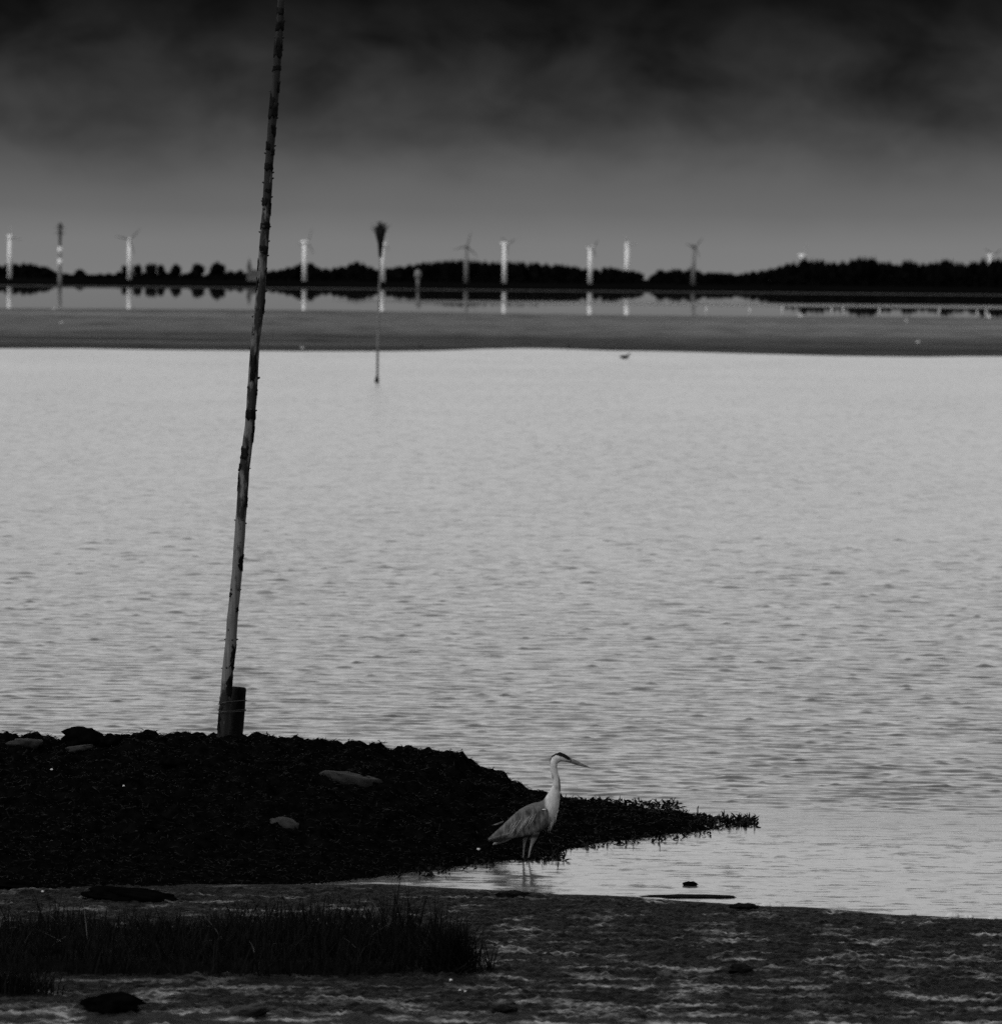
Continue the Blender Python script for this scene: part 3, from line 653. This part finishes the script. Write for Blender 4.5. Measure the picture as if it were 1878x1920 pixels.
# ------------------------------------------------------------------ grey heron
K = 1515.0
hb = at_z(860+785/6.26, 1380+1450/6.26); HY = hb.y
KS = 6.26*F/HY                             # zoomed photograph pixels per metre at the heron
def hx(zx): return (zx-785)/KS
def hz(zy): return (1450-zy)/KS
heron = empty('grey_heron', (hb.x, hb.y, 0)); tag(heron, 'grey heron standing upright at the weedy water edge', 'heron')
def hst(lst): return [(hx(a), hz(b), c/KS, d/KS) for a, b, c, d in lst]
body = loft(hst([(395, 1212, 8, 8), (450, 1180, 34, 26), (540, 1128, 72, 62), (650, 1062, 118, 100), (770, 1008, 152, 124), (880, 962, 172, 130), (965, 915, 162, 122), (1030, 862, 132, 100), (1075, 795, 102, 78), (1098, 725, 84, 64), (1120, 655, 65, 52),
    (1139, 590, 51, 43), (1137, 520, 44, 38), (1116, 440, 42, 35), (1102, 370, 42, 34), (1104, 310, 45, 36), (1128, 258, 56, 42), (1178, 236, 58, 44), (1228, 250, 46, 36), (1272, 268, 33, 25), (1315, 285, 24, 17), (1345, 296, 14, 10)]), 24)
def leg(p, y):
    return tube([Vector((hx(a), y, hz(b))) for a, b, _ in p], [c/KS for _, _, c in p], 12)
l1 = leg([(880, 1120, 70), (878, 1190, 40), (862, 1240, 26), (846, 1290, 16), (832, 1350, 12), (820, 1420, 10), (816, 1480, 10), (815, 1530, 9)], -.035)
l2 = leg([(790, 1120, 60), (776, 1190, 34), (770, 1240, 22), (765, 1290, 14), (760, 1350, 11), (756, 1420, 10), (754, 1480, 10), (753, 1530, 9)], .035)
toes = []
for (fx_, y) in ((815, -.035), (753, .035)):
    for a in (0.0, .5, -.5, math.pi):
        s = Vector((hx(fx_), y, hz(1528))); toes.append(tube([s, s+Vector((math.cos(a)*.045, math.sin(a)*.045, -.002)), s+Vector((math.cos(a)*.085, math.sin(a)*.085, -.004))], [.006, .005, .003], 8))
V, Fc = merge(body, l1, l2, *toes)
me = bpy.data.meshes.new('body_raw'); me.from_pydata([tuple(v) for v in V], [], Fc); me.update()
tmp = bpy.data.objects.new('body_raw', me); C.objects.link(tmp)
md = tmp.modifiers.new('r', 'REMESH'); md.mode = 'VOXEL'; md.voxel_size = .0042; md.use_smooth_shade = True
ms = tmp.modifiers.new('s', 'SMOOTH'); ms.iterations = 3; ms.factor = .5
dg = bpy.context.evaluated_depsgraph_get(); bme = bpy.data.meshes.new_from_object(tmp.evaluated_get(dg)); bpy.data.objects.remove(tmp)
bme.name = 'body'; bo = link(bpy.data.objects.new('body', bme), heron); bme.materials.clear(); bme.materials.append(M['heron'])
bme.polygons.foreach_set('use_smooth', [True]*len(bme.polygons))
co = np.zeros(len(bme.vertices)*3, dtype=np.float32); bme.vertices.foreach_get('co', co); co = co.reshape(-1, 3)
zx = co[:, 0]*KS+785; zy = 1450-co[:, 2]*KS; yl = co[:, 1]*KS
val = np.full(len(co), .085)
neck = sstep(985, 1035, zx - .25*(zy-800)*(zy > 800) + .35*np.clip(740-zy, 0, 300)); val = val*(1-neck)+.45*neck
val = np.where((zy > 1150) & (zx > 600), .03+.15*sstep(1170, 1215, zy), val)          # dark flank, pale thighs
val = np.where(zy > 1270, .20, val); val = np.where(zy > 1400, .14, val)
val = np.where((zy > 940) & (zx > 960) & (zx < 1080) & (neck > .5), .2, val)
hd = zy < 340
low = np.interp(zx, [1060, 1085, 1130, 1210, 1260, 1330], [262, 240, 216, 238, 268, 292])
cap_ = hd & (zy < low) & (np.abs(yl) > 5); val = np.where(hd & (zy < low), .003, np.where(hd, .50, val))
val = np.where(hd & (zy > 280) & (zx > 1165) & (zx < 1300), .18, val)
val = np.where(hd & (zx > 1290), .07, val)
st1 = np.exp(-((zx-(1168+.06*(zy-480)))/9)**2)*((zy > 455) & (zy < 640)); val = val*(1-.85*st1)
st2 = np.exp(-((zx-1092)/14)**2-((zy-480)/28)**2)+np.exp(-((zx-1140)/18)**2-((zy-600)/30)**2)+.7*np.exp(-((zx-1165)/9)**2-((zy-700)/30)**2); val = val*(1-.55*np.clip(st2, 0, 1))
ca = bme.color_attributes.new('plumage', 'FLOAT_COLOR', 'POINT')
ca.data.foreach_set('color', np.stack([val, val, val, np.ones_like(val)], -1).astype(np.float32).ravel())
V, Fc = loft(hst([(1285, 272, 28, 18), (1330, 290, 28, 16), (1390, 313, 23, 12), (1450, 335, 15, 8), (1505, 352, 8, 4), (1534, 360, 1.5, 1.5)]), 14); obj('bill', V, Fc, M['bill'], heron)
for s in (-1, 1):
    V, Fc = tube([Vector((hx(1262), s*38/KS, hz(256))), Vector((hx(1262), s*26/KS, hz(256)))], [9/KS, 9/KS], 10); obj('eye', V, Fc, M['shell'] if False else M['blackplume'], heron)
    # folded wing: a shell over the flank, then its long dark flight feathers
    V, Fc = loft(hst([(1030, 850, 12, 6), (1008, 872, 70, 22), (960, 905, 122, 32), (880, 955, 158, 36), (780, 1010, 158, 36), (670, 1066, 128, 34), (560, 1120, 88, 28), (470, 1165, 56, 20), (400, 1200, 34, 12), (345, 1228, 10, 6)]), 20, s*105/KS)
    V = [Vector((v.x, v.y*(.72 if v.x < hx(560) else (.72+.28*min(1, (v.x-hx(560))/.12))), v.z)) for v in V]
    wg = obj('folded_wing', V, Fc, M['wing'], heron)
    for j in range(6):
        a0 = (690-28*j, 1075+19*j); a1 = (332+16*j, 1232+3*j-(6-j)*2)
        V, Fc = loft(hst([(a0[0], a0[1]+40, 6, 5), (a0[0]*.6+a1[0]*.4, a0[1]*.6+a1[1]*.4+22, 15, 7), (a0[0]*.25+a1[0]*.75, a0[1]*.25+a1[1]*.75+6, 13, 6), (a1[0], a1[1], 3, 3)]), 8, s*(96-4*j)/KS)
        obj('flight_feather', V, Fc, M['primary'] if j > 1 else M['wing'], wg)
    for j in range(15):
        r = random.Random(j*3+s); x0 = 905-20*j+r.uniform(-8, 8); z0 = 866+11.5*j+r.uniform(-24, 40); ln = r.uniform(60, 190)
        yy_ = s*(144-2.2*j)/KS
        V, Fc = tube([Vector((hx(x0), yy_+s*.004, hz(z0))), Vector((hx(x0-.22*ln), yy_+s*.007, hz(z0+.45*ln))), Vector((hx(x0-.55*ln), yy_+s*.004, hz(z0+ln)))], [3/KS, 4.5/KS, 1.0/KS], 6)
        obj('scapular_plume', V, Fc, M['plume'], wg)
    V, Fc = loft(hst([(972, 850, 3, 4), (988, 848, 7, 8), (1004, 850, 8, 8), (1018, 856, 3, 4)]), 10, s*128/KS); obj('shoulder_spot', V, Fc, M['shell'], heron)
for j in range(11):
    r = random.Random(90+j); x0 = 1150-9*j; z0 = 800+12*j; x1 = 1150-10*j+r.uniform(-12, 8); z1 = 950+17*j+r.uniform(-20, 60)
    V, Fc = tube([Vector((hx(x0), r.uniform(-.02, .02), hz(z0))), Vector((hx((x0+x1)/2+10), r.uniform(-.025, .02), hz((z0+z1)/2))), Vector((hx(x1), r.uniform(-.03, .02), hz(z1)))], [9/KS, 10/KS, 1/KS], 7)
    obj('breast_plume', V, Fc, M['breast'], heron)
V, Fc = tube([Vector((hx(1135), 0, hz(202))), Vector((hx(1090), 0, hz(228))), Vector((hx(1066), 0, hz(272))), Vector((hx(1058), 0, hz(322)))], [10/KS, 9/KS, 6/KS, 1.5/KS], 8); obj('crest_plume', V, Fc, M['blackplume'], heron)
V, Fc = loft(hst([(620, 1178, 30, 40), (560, 1206, 34, 40), (480, 1240, 30, 34), (430, 1262, 22, 26), (395, 1282, 5, 8)]), 14); obj('tail', V, Fc, M['plume'], heron)
V, Fc = loft(hst([(520, 1010, 10, 6), (450, 1042, 12, 8), (382, 1056, 2, 2)]), 8, 40/KS); obj('stray_feather', V, Fc, M['wing'], heron)

# ------------------------------------------------------------------ withy with a brush top out in the water
wb = at_z(707, 717); WYD = wb.y
withy = empty('withy_marker', (wb.x, wb.y, 0)); tag(withy, 'thin channel marker stake topped with a dark brushwood broom', 'marker')
def rel(p, q, Yd, b): return at_y(p, q, Yd)-Vector((b.x, b.y, 0))
V, Fc = tube([rel(707, 730, WYD, wb), rel(708, 650, WYD, wb), rel(710, 580, WYD, wb), rel(712, 520, WYD, wb), rel(713, 470, WYD, wb)], [.05, .05, .045, .04, .035], 10); obj('stake', V, Fc, M['stake'], withy)
V, Fc = tube([rel(706.5, 722, WYD, wb), rel(706.5, 712, WYD, wb), rel(707, 705, WYD, wb)], [.09, .10, .05], 10); obj('weed_collar', V, Fc, M['twig'], withy)
prts = []; r = random.Random(5)
for j in range(240):
    a = r.random()*6.283; q = r.random()**.6; top = 430+r.uniform(-7, 7)-(6*r.random() if r.random() < .2 else 0); wide = 8.0*q*(1+.5*(r.random() < .1))
    b0 = rel(713, 482, WYD, wb); e = rel(713.2 + wide*math.cos(a)*(1.0 if r.random() < .9 else 2.2), top, WYD, wb)+Vector((0, wide/45*math.sin(a), 0))
    b0 = b0+Vector((math.cos(a)*.05, math.sin(a)*.05, 0)); mdp = b0.lerp(e, .55)+Vector((-(e.x-b0.x)*.22, -(e.y-b0.y)*.22, 0))
    prts.append(tube([b0, mdp, e], [.018, .018, .010], 4))
for j in range(80):
    e = rel(713.4+r.gauss(1, 8), 424+r.uniform(-10, 10), WYD, wb)+Vector((0, r.uniform(-.15, .15), 0)); b0 = rel(713.2+r.uniform(-4, 4), 442, WYD, wb)
    prts.append(tube([b0, b0.lerp(e, .5), e], [.012, .011, .007], 4))
V, Fc = merge(*prts); obj('brushwood_broom', V, Fc, M['twig'], withy)

# ------------------------------------------------------------------ far shore: turbines, mast, beacon, church
def turbine(px, hub, Yd, tm, bm_, rot, yaw, label, blen=8.0, rt=.95, rbq=1.25):
    b = at_y(px, hub, Yd); h = b.z
    t = empty('wind_turbine', (b.x, Yd, .4)); tag(t, label, 'wind turbine', 'wind turbines on the far shore')
    V, Fc = tube([(0, 0, 0), (0, 0, (h-.4)*.5), (0, 0, h-.4-.5)], [rbq, (rt+rbq)/2, rt], 16); obj('tower', V, Fc, tm, t)
    cy, sy2 = math.cos(yaw), math.sin(yaw)
    def tr(v): return Vector((v.x*cy-v.y*sy2, v.x*sy2+v.y*cy, v.z+h-.4))
    V, Fc = tube([(0, 2.6, 0), (0, 2.3, 0), (0, 0, .05), (0, -1.5, .05), (0, -1.9, 0)], [.35, .8, .95, .9, .5], 10); obj('nacelle', [tr(v) for v in V], Fc, tm, t)
    V, Fc = tube([(0, -1.9, 0), (0, -2.4, 0), (0, -2.9, 0)], [.55, .6, .15], 10); obj('hub', [tr(v) for v in V], Fc, tm, t)
    for k_ in range(3):
        a = rot + k_*2.0944; d = Vector((math.sin(a), 0, math.cos(a))); sdv = Vector((math.cos(a), 0, -math.sin(a)))
        V = []
        for (r_, c_) in ((.3, .25), (1.3, .48), (2.6, .50), (blen*.7, .34), (blen, .10)):
            for (u, w_) in ((-.35, 0), (0, .14), (.65, 0), (0, -.10)): V.append(tr(Vector((0, -2.4, 0)) + d*r_ + sdv*(c_*u*1.3) + Vector((0, w_*c_*2, 0))))
        Fc = [(i*4+j, i*4+(j+1) % 4, (i+1)*4+(j+1) % 4, (i+1)*4+j) for i in range(4) for j in range(4)] + [(3, 2, 1, 0), (16, 17, 18, 19)]
        obj('blade', V, Fc, bm_, t)
WT, DL, BD, BP = M['white'], M['dull'], M['blade_shaded'], M['blade_pale']
turbine(18.5, 443, 3400, WT, BP, R(-12), .5, 'bright white turbine whose tower stands beside the cross-armed mast', 6)
turbine(243, 449, 3400, WT, BD, R(-77), .1, 'white turbine with one long dark blade standing by a row of separate round trees', 8.2)
turbine(571, 454, 3400, WT, BD, R(22), .9, 'white turbine rising in front of a single humped tree clump near the leaning pole', 8)
turbine(717, 458, 3400, WT, BP, R(10), 1.3, 'white turbine half hidden behind the brush-topped channel marker', 6, .8, 1.7)
turbine(874, 461, 3400, DL, BD, R(14), .2, 'dull grey turbine with dark blades before the long wood next to a white one', 8)
turbine(946, 457, 3400, WT, BD, R(-55), .8, 'white turbine before the long wood next to a dull grey one', 6.5)
turbine(1106.5, 464, 3400, WT, BD, R(-80), .7, 'white turbine where the long wood runs out to lower trees', 5.5)
turbine(1176, 457, 3760, WT, BP, R(90), .3, 'white turbine with a broad bright head rising from behind the trees', 5.5, 1.3, 1.6)
turbine(1300, 462, 3400, DL, BD, R(40), .5, 'dull grey turbine with a dark rotor over low trees', 6.5)
turbine(1503, 479, 3800, WT, BP, R(5), .9, 'turbine whose pale hub only just clears the rising tall wood', 9)
turbine(1857, 478, 3800, WT, BD, R(-60), .6, 'turbine showing only hub and blades over the end of the tall wood', 8)

MY = 1936.0
mb = at_z(112, 537); mb = at_y(112, 535, MY)
mast = empty('antenna_mast', (mb.x, MY, 0)); tag(mast, 'slender pale mast with dark head and two rows of cross arms on the far shore', 'mast')
def mz(q): return at_y(112, q, MY).z
V, Fc = tube([(0, 0, -.5), (0, 0, mz(520)), (0, 0, mz(500)), (0, 0, mz(460))], [.62, .58, .52, .48], 12); obj('shaft', V, Fc, M['dull'], mast)
for a, b in ((476, 463), (499, 485)):
    V, Fc = tube([(0, 0, mz(a)), (0, 0, mz(b))], [.62, .62], 14); obj('white_band', V, Fc, M['white'], mast)
V, Fc = tube([(0, 0, mz(460)), (0, 0, mz(445)), (0, 0, mz(436)), (0, 0, mz(428)), (0, 0, mz(423)), (0, 0, mz(417))], [.32, .45, .62, .5, .85, .25], 12); obj('head', V, Fc, M['antenna'], mast)
for q in (427, 437):
    for a in (0, 1.57):
        d = Vector((math.cos(a), math.sin(a), 0))*1.55; c = Vector((0, 0, mz(q))); V, Fc = tube([c-d, c+d], [.13, .13], 6); obj('cross_arm', V, Fc, M['antenna'], mast)

BYD = 1942.0
bb = at_y(783, 540, BYD); beacon = empty('bulb_beacon', (bb.x, BYD, .1)); tag(beacon, 'small pale beacon with bulb shaped head at the far water edge', 'beacon')
def bz(q): return at_y(783, q, BYD).z-.1
V, Fc = tube([(0, 0, -.3), (0, 0, bz(530)), (0, 0, bz(522))], [.42, .40, .5], 12); obj('column', V, Fc, DL, beacon)
V, Fc = tube([(0, 0, bz(524)), (0, 0, bz(520)), (0, 0, bz(514)), (0, 0, bz(508)), (0, 0, bz(505))], [.45, .85, 1.05, .8, .2], 14); obj('bulb', V, Fc, DL, beacon)

CYD = 3300.0
cb = at_y(467, 520, CYD); church = empty('village_church', (cb.x, CYD, .4)); tag(church, 'grey village church with a pointed spire on the far shore by the leaning pole', 'church')
def czq(q): return at_y(467, q, CYD).z-.4
w_ = 2.2
obj('tower', *box(-w_/2, w_/2, -w_/2, w_/2, 0, czq(502)), M['churchwall'], church, False)
zt = czq(502)+.02; V = [Vector((-w_/2-.2, -w_/2-.2, zt)), Vector((w_/2+.2, -w_/2-.2, zt)), Vector((w_/2+.2, w_/2+.2, zt)), Vector((-w_/2-.2, w_/2+.2, zt)), Vector((0, 0, czq(482)))]
obj('spire', V, [(0, 1, 4), (1, 2, 4), (2, 3, 4), (3, 0, 4), (3, 2, 1, 0)], M['roof'], church, False)
obj('nave', *box(w_/2+.01, 6.5, -1.8, 1.8, 0, czq(512)), M['churchwall'], church, False)
zt = czq(512)+.02; V = [Vector((w_/2+.01, -2.1, zt)), Vector((6.7, -2.1, zt)), Vector((6.7, 2.1, zt)), Vector((w_/2+.01, 2.1, zt)), Vector((w_/2+.01, 0, zt+1.9)), Vector((6.0, 0, zt+1.9))]
obj('nave_roof', V, [(0, 1, 5, 4), (2, 3, 4, 5), (1, 2, 5), (3, 0, 4), (3, 2, 1, 0)], M['roof'], church, False)

# ------------------------------------------------------------------ far trees
def crown_mesh(seed, tall=False):
    r = np.random.default_rng(seed); lobes = []
    for _ in range(9 if not tall else 7):
        a = r.random()*6.283; q = .45*r.random()**.5; zc = .30+.5*r.random(); s = .22+.14*r.random()
        lobes.append((q*math.cos(a)*(1.1-zc*.5), q*math.sin(a)*(1.1-zc*.5), zc, s))
    lobes.append((0, 0, .72, .27)); lobes.append((.05, 0, .45, .36)); lobes.append((.0, .05, .2, .36)); lobes.append((-.2, 0, .14, .26)); lobes.append((.22, 0, .13, .26))
    V, Fc = [], []
    iv, if_ = ico(2)
    for (x, y, zc, s) in lobes:                 # opaque cores added to keep the crown dark inside
        o = len(V); V += [Vector((x, y, zc))+v*s*(.78+.25*mn.noise(v*2.3+Vector((seed, x*9, zc)))) for v in iv]; Fc += [tuple(i+o for i in f) for f in if_]
    for (x, y, zc, s) in lobes:                 # leaf clumps standing off the cores
        for _ in range(46):
            d = Vector(r.normal(0, 1, 3)).normalized(); c = Vector((x, y, zc))+d*s*(.72+.42*r.random()); q = .022+.030*r.random()
            u = Vector(r.normal(0, 1, 3)).normalized(); v_ = u.cross(d).normalized(); o = len(V)
            V += [c-u*q-v_*q*.7, c+u*q-v_*q*.5, c+u*q*.8+v_*q, c-u*q*.6+v_*q*.8]; Fc.append((o, o+1, o+2, o+3))
    mx = max(v.z for v in V); mw = max(max(abs(v.x) for v in V), .01)
    V = [Vector((v.x/mw*.5, v.y/mw*.5, v.z/mx)) for v in V]
    me = bpy.data.meshes.new('crown'); me.from_pydata([tuple(v) for v in V], [], Fc); me.update(); me.materials.append(M['foliage']); return me
CM = [crown_mesh(40+i) for i in range(8)]
prts = [tube([(0, 0, 0), (.02, 0, .3), (0, .02, .6)], [.045, .035, .018], 8)]
for a in (.4, 2.3, 4.4): prts.append(tube([(.01, 0, .28), (.12*math.cos(a), .12*math.sin(a), .45), (.22*math.cos(a), .22*math.sin(a), .58)], [.018, .013, .006], 6))
V, Fc = merge(*prts)
TM = bpy.data.meshes.new('trunk'); TM.from_pydata([tuple(v) for v in V], [], Fc); TM.update(); TM.materials.append(M['bark_far'])
tcount = 0
def tree(px, top, wpx, Yd, label, group=None):
    global tcount
    b = at_y(px, top, Yd); h = max(b.z-.4, 1.5)*1.12; wd = 1.18*wpx*Yd/F
    t = empty('tree', (b.x, Yd, .4), 0); tag(t, label, 'tree', group)
    c = link(bpy.data.objects.new('crown', CM[tcount % 8]), t); c.scale = (wd*(1 if tcount % 3 else -1), wd, h); c.rotation_euler = (0, 0, 0)
    k_ = link(bpy.data.objects.new('trunk', TM), t); k_.scale = (h*.8, h*.8, h*.8); tcount += 1
SK = [(-160, 497), (-60, 500), (0, 498), (12, 497), (30, 495), (45, 493), (60, 496), (75, 499), (90, 501), (104, 510), (125, 513)]
SINGLE = [(150, 505, 22, 'rounded tree standing alone in the gap beyond the mast'), (187, 513, 13, 'lowest bush in the gap between the lone tree and the turbine'), (203, 512, 15, 'low bush between the lone tree and the turbine'),
    (221, 509, 15, 'small tree just beside the turbine with the long dark blade'), (234, 499, 15, 'tree right behind the tower of the turbine with the long dark blade'), (260, 496, 18, None), (283, 495, 19, None), (304, 497, 17, None), (330, 496, 21, None),
    (372, 496, 28, 'broad tree between the row of round trees and the tallest one'), (406, 492, 29, 'tallest broad tree between the round tree row and the church'), (436, 508, 20, 'low tree beside the church'), (450, 507, 16, 'low tree touching the church tower')]
for p, q, wv, lab in SINGLE:
    tree(p, q, wv*1.15, 3500+random.uniform(-20, 20), lab or 'round crowned tree in the row of separate trees beside the turbine', None if lab else 'row of separate round trees')
for p, q in ((345, 513), (352, 512), (391, 512), (424, 510), (246, 509), (318, 511), (294, 511), (272, 511), (214, 517), (170, 519), (180, 519), (137, 516), (162, 519), (110, 512), (122, 512), (460, 512), (474, 512)):
    tree(p, q, 15, 3520, 'low bush filling a gap between the separate far trees', 'bushes between the far trees')
SK2 = [(484, 509), (510, 508), (530, 505), (545, 503), (560, 494), (572, 491), (585, 497), (600, 502), (620, 505), (640, 502), (655, 496), (670, 492), (685, 496), (697, 504), (712, 506), (730, 503), (760, 499), (790, 495), (820, 491), (850, 490), (880, 490), (900, 491), (930, 493), (960, 493), (1000, 494), (1030, 497), (1060, 498), (1090, 503), (1105, 507), (1120, 506), (1140, 501), (1160, 505), (1180, 509), (1192, 508), (1203, 516)]
SK3 = [(1226, 512), (1238, 507), (1250, 510), (1270, 505), (1285, 508), (1295, 503), (1310, 508), (1320, 513), (1340, 511), (1370, 513), (1380, 516), (1400, 511), (1430, 508), (1450, 504), (1465, 498), (1490, 492), (1510, 488), (1535, 490), (1560, 494), (1590, 492), (1605, 487), (1625, 484), (1640, 489), (1650, 494), (1670, 493), (1685, 499), (1695, 491), (1710, 489), (1722, 496), (1740, 495), (1765, 490), (1790, 491), (1802, 498), (1820, 494), (1835, 493), (1845, 486), (1860, 491), (1878, 487), (1960, 490), (2040, 494)]
STRETCH = [(520, 'in the low stretch just past the leaning pole'), (610, 'in the humped clump behind a white turbine near the leaning pole'), (640, 'in the dip between the two humped clumps'), (705, 'in the humped clump beside the brush-topped marker'),
    (775, 'in the stretch between the brush-topped marker and the bulb beacon'), (860, 'in the stretch between the bulb beacon and the dull grey turbine'), (950, 'between the dull grey turbine and the white one in the long wood'), (1040, 'in the long wood just past its white turbine'),
    (1112, 'where the long wood slopes down to a white turbine'), (1210, 'in the low hump under the broad-headed white turbine'), (1290, 'in the short hump between the gap and the dull grey turbine'), (1400, 'in the lowest trees just past the dull grey turbine over low trees'),
    (1480, 'on the rising slope of the tall wood'), (1540, 'in the tall wood below a pale turbine hub'), (1600, 'in the tall wood between the hub and its highest hump'), (1650, 'in the highest hump of the tall wood'), (1690, 'in the notch past the highest hump of the tall wood'),
    (1725, 'in the small square hump of the tall wood'), (1805, 'in the long flat hump of the tall wood'), (1e9, 'in the last stretch of the tall wood by the half-hidden turbine')]
def wood(sk, step, wpx, label, group, Y0=3500):
    xs_, ys_ = zip(*sk); p = xs_[0]
    while p <= xs_[-1]:
        tree(p, np.interp(p, xs_, ys_)+random.uniform(-.6, .8), wpx*random.uniform(.85, 1.25), Y0+random.uniform(-40, 40), label or 'black tree ' + next(l for e, l in STRETCH if p < e), group); p += step*random.uniform(.8, 1.2)
wood(SK, 11, 23, 'black tree in the clump behind the bright white turbine and mast', 'tree clump by the mast')
wood(SK2, 11, 23, None, 'long wood on the far shore')
wood(SK3, 11, 24, None, 'tall wood on the far shore')
tree(1214, 524, 16, 3500, 'lowest bush in the gap between the two woods')
# low scrub under the trees
n = 20000; px = rng.uniform(-200, 2080, n); hgt = np.interp(px, [-200, 100, 110, 240, 250, 470, 490, 1190, 1210, 1222, 1235, 1400, 1500, 2080], [5, 4.5, 2.0, 2.0, 3, 3, 4.0, 4.5, 1.6, 1.6, 4.5, 5.5, 8, 9])
cq = np.stack([(px-939)/F*3480, 3480+rng.uniform(-25, 40, n), .4+hgt*rng.random(n)**1.7*.9], -1)
q = rng.uniform(.35, .9, n); u = rng.normal(0, 1, (n, 3)); u /= np.linalg.norm(u, axis=1)[:, None]; v_ = np.cross(u, rng.normal(0, 1, (n, 3))); v_ /= np.linalg.norm(v_, axis=1)[:, None]
VV = np.stack([cq-u*q[:, None], cq+v_*q[:, None], cq+u*q[:, None], cq-v_*q[:, None]], 1).reshape(-1, 3)
o = big('undergrowth', VV, np.arange(n*4).reshape(n, 4), M['foliage'], None, False); o['kind'] = 'stuff'; tag(o, 'dark scrub under the far trees', 'scrub')

# ------------------------------------------------------------------ birds and stakes on the tidal flat
def bird(px, py, wpx, m, label, name, seed, group=None, zoff=0.0, swim=False):
    b = at_z(px, py, .05); ln = wpx*b.y/F; t = tag(empty(name, (b.x, b.y, 0 if swim else .06)), label, 'bird', group)
    t.rotation_euler = (0, 0, 0 if seed % 2 else math.pi)
    s = ln; h = .10*s if swim else .45*s
    b_ = loft([(-.55*s, h+.12*s, .02*s, .02*s), (-.35*s, h+.10*s, .12*s, .10*s), (0, h+.08*s, .20*s, .17*s), (.25*s, h+.12*s, .15*s, .13*s), (.36*s, h+.28*s, .08*s, .07*s), (.40*s, h+.40*s, .09*s, .08*s), (.50*s, h+.44*s, .05*s, .05*s), (.62*s, h+.42*s, .012*s, .015*s)], 12)
    prts = [b_]
    if not swim:
        for yy_ in (-.06*s, .06*s): prts.append(tube([(.02*s, yy_, h), (.04*s, yy_, 0)], [.02*s, .016*s], 6))
    V, Fc = merge(*prts); obj('body', V, Fc, m, t)
    for sg in (-1, 1):
        V, Fc = loft([(.2*s, h+.14*s, .05*s, .02*s), (0, h+.14*s, .11*s, .03*s), (-.3*s, h+.14*s, .07*s, .02*s), (-.55*s, h+.15*s, .01*s, .01*s)], 8, sg*.15*s); obj('wing', V, Fc, m, t)
bird(1171, 671, 19, M['duck'], 'dark duck swimming just off the edge of the mudflat', 'swimming_duck', 1, None, 0, True)
bird(789, 653, 9, M['duck'], 'small dark wader standing at the mudflat edge past the brush-topped marker', 'wading_bird', 2)
bird(1066, 654, 9, M['duck'], 'small dark wader standing where the mudflat edge bulges', 'wading_bird', 3)
bird(567, 656, 7, M['gull'], 'white gull on the mudflat edge between the two poles', 'gull', 4)
bird(1720, 646, 8, M['gull'], 'white gull beside the pale streak on the mudflat', 'gull', 5)
bird(1699, 605, 6, M['gull'], 'white gull far out on the mudflat near the tall wood side', 'gull', 6)
bird(115, 608, 6, M['gull'], 'white gull on the mudflat below the mast', 'gull', 7)
bird(101, 582, 5, M['gull'], 'white gull at the far rim of the mudflat below the mast', 'gull', 8)
for px in (1324, 1405, 1466, 1559, 1580, 1648, 1760, 1831, 1848):
    b = at_y(px, 596, 790); h = .75+.35*random.random()
    V, Fc = tube([(0, 0, -.2), (0, 0, h*.9), (.02, 0, h)], [.09, .08, .05], 8); s = obj('marker_stake', V, Fc, M['white']); s.location = (b.x, 790, 0)
    tag(s, 'thin pale stake at the far rim of the mudflat before the tall wood', 'stake', 'stakes along the far rim of the mudflat')
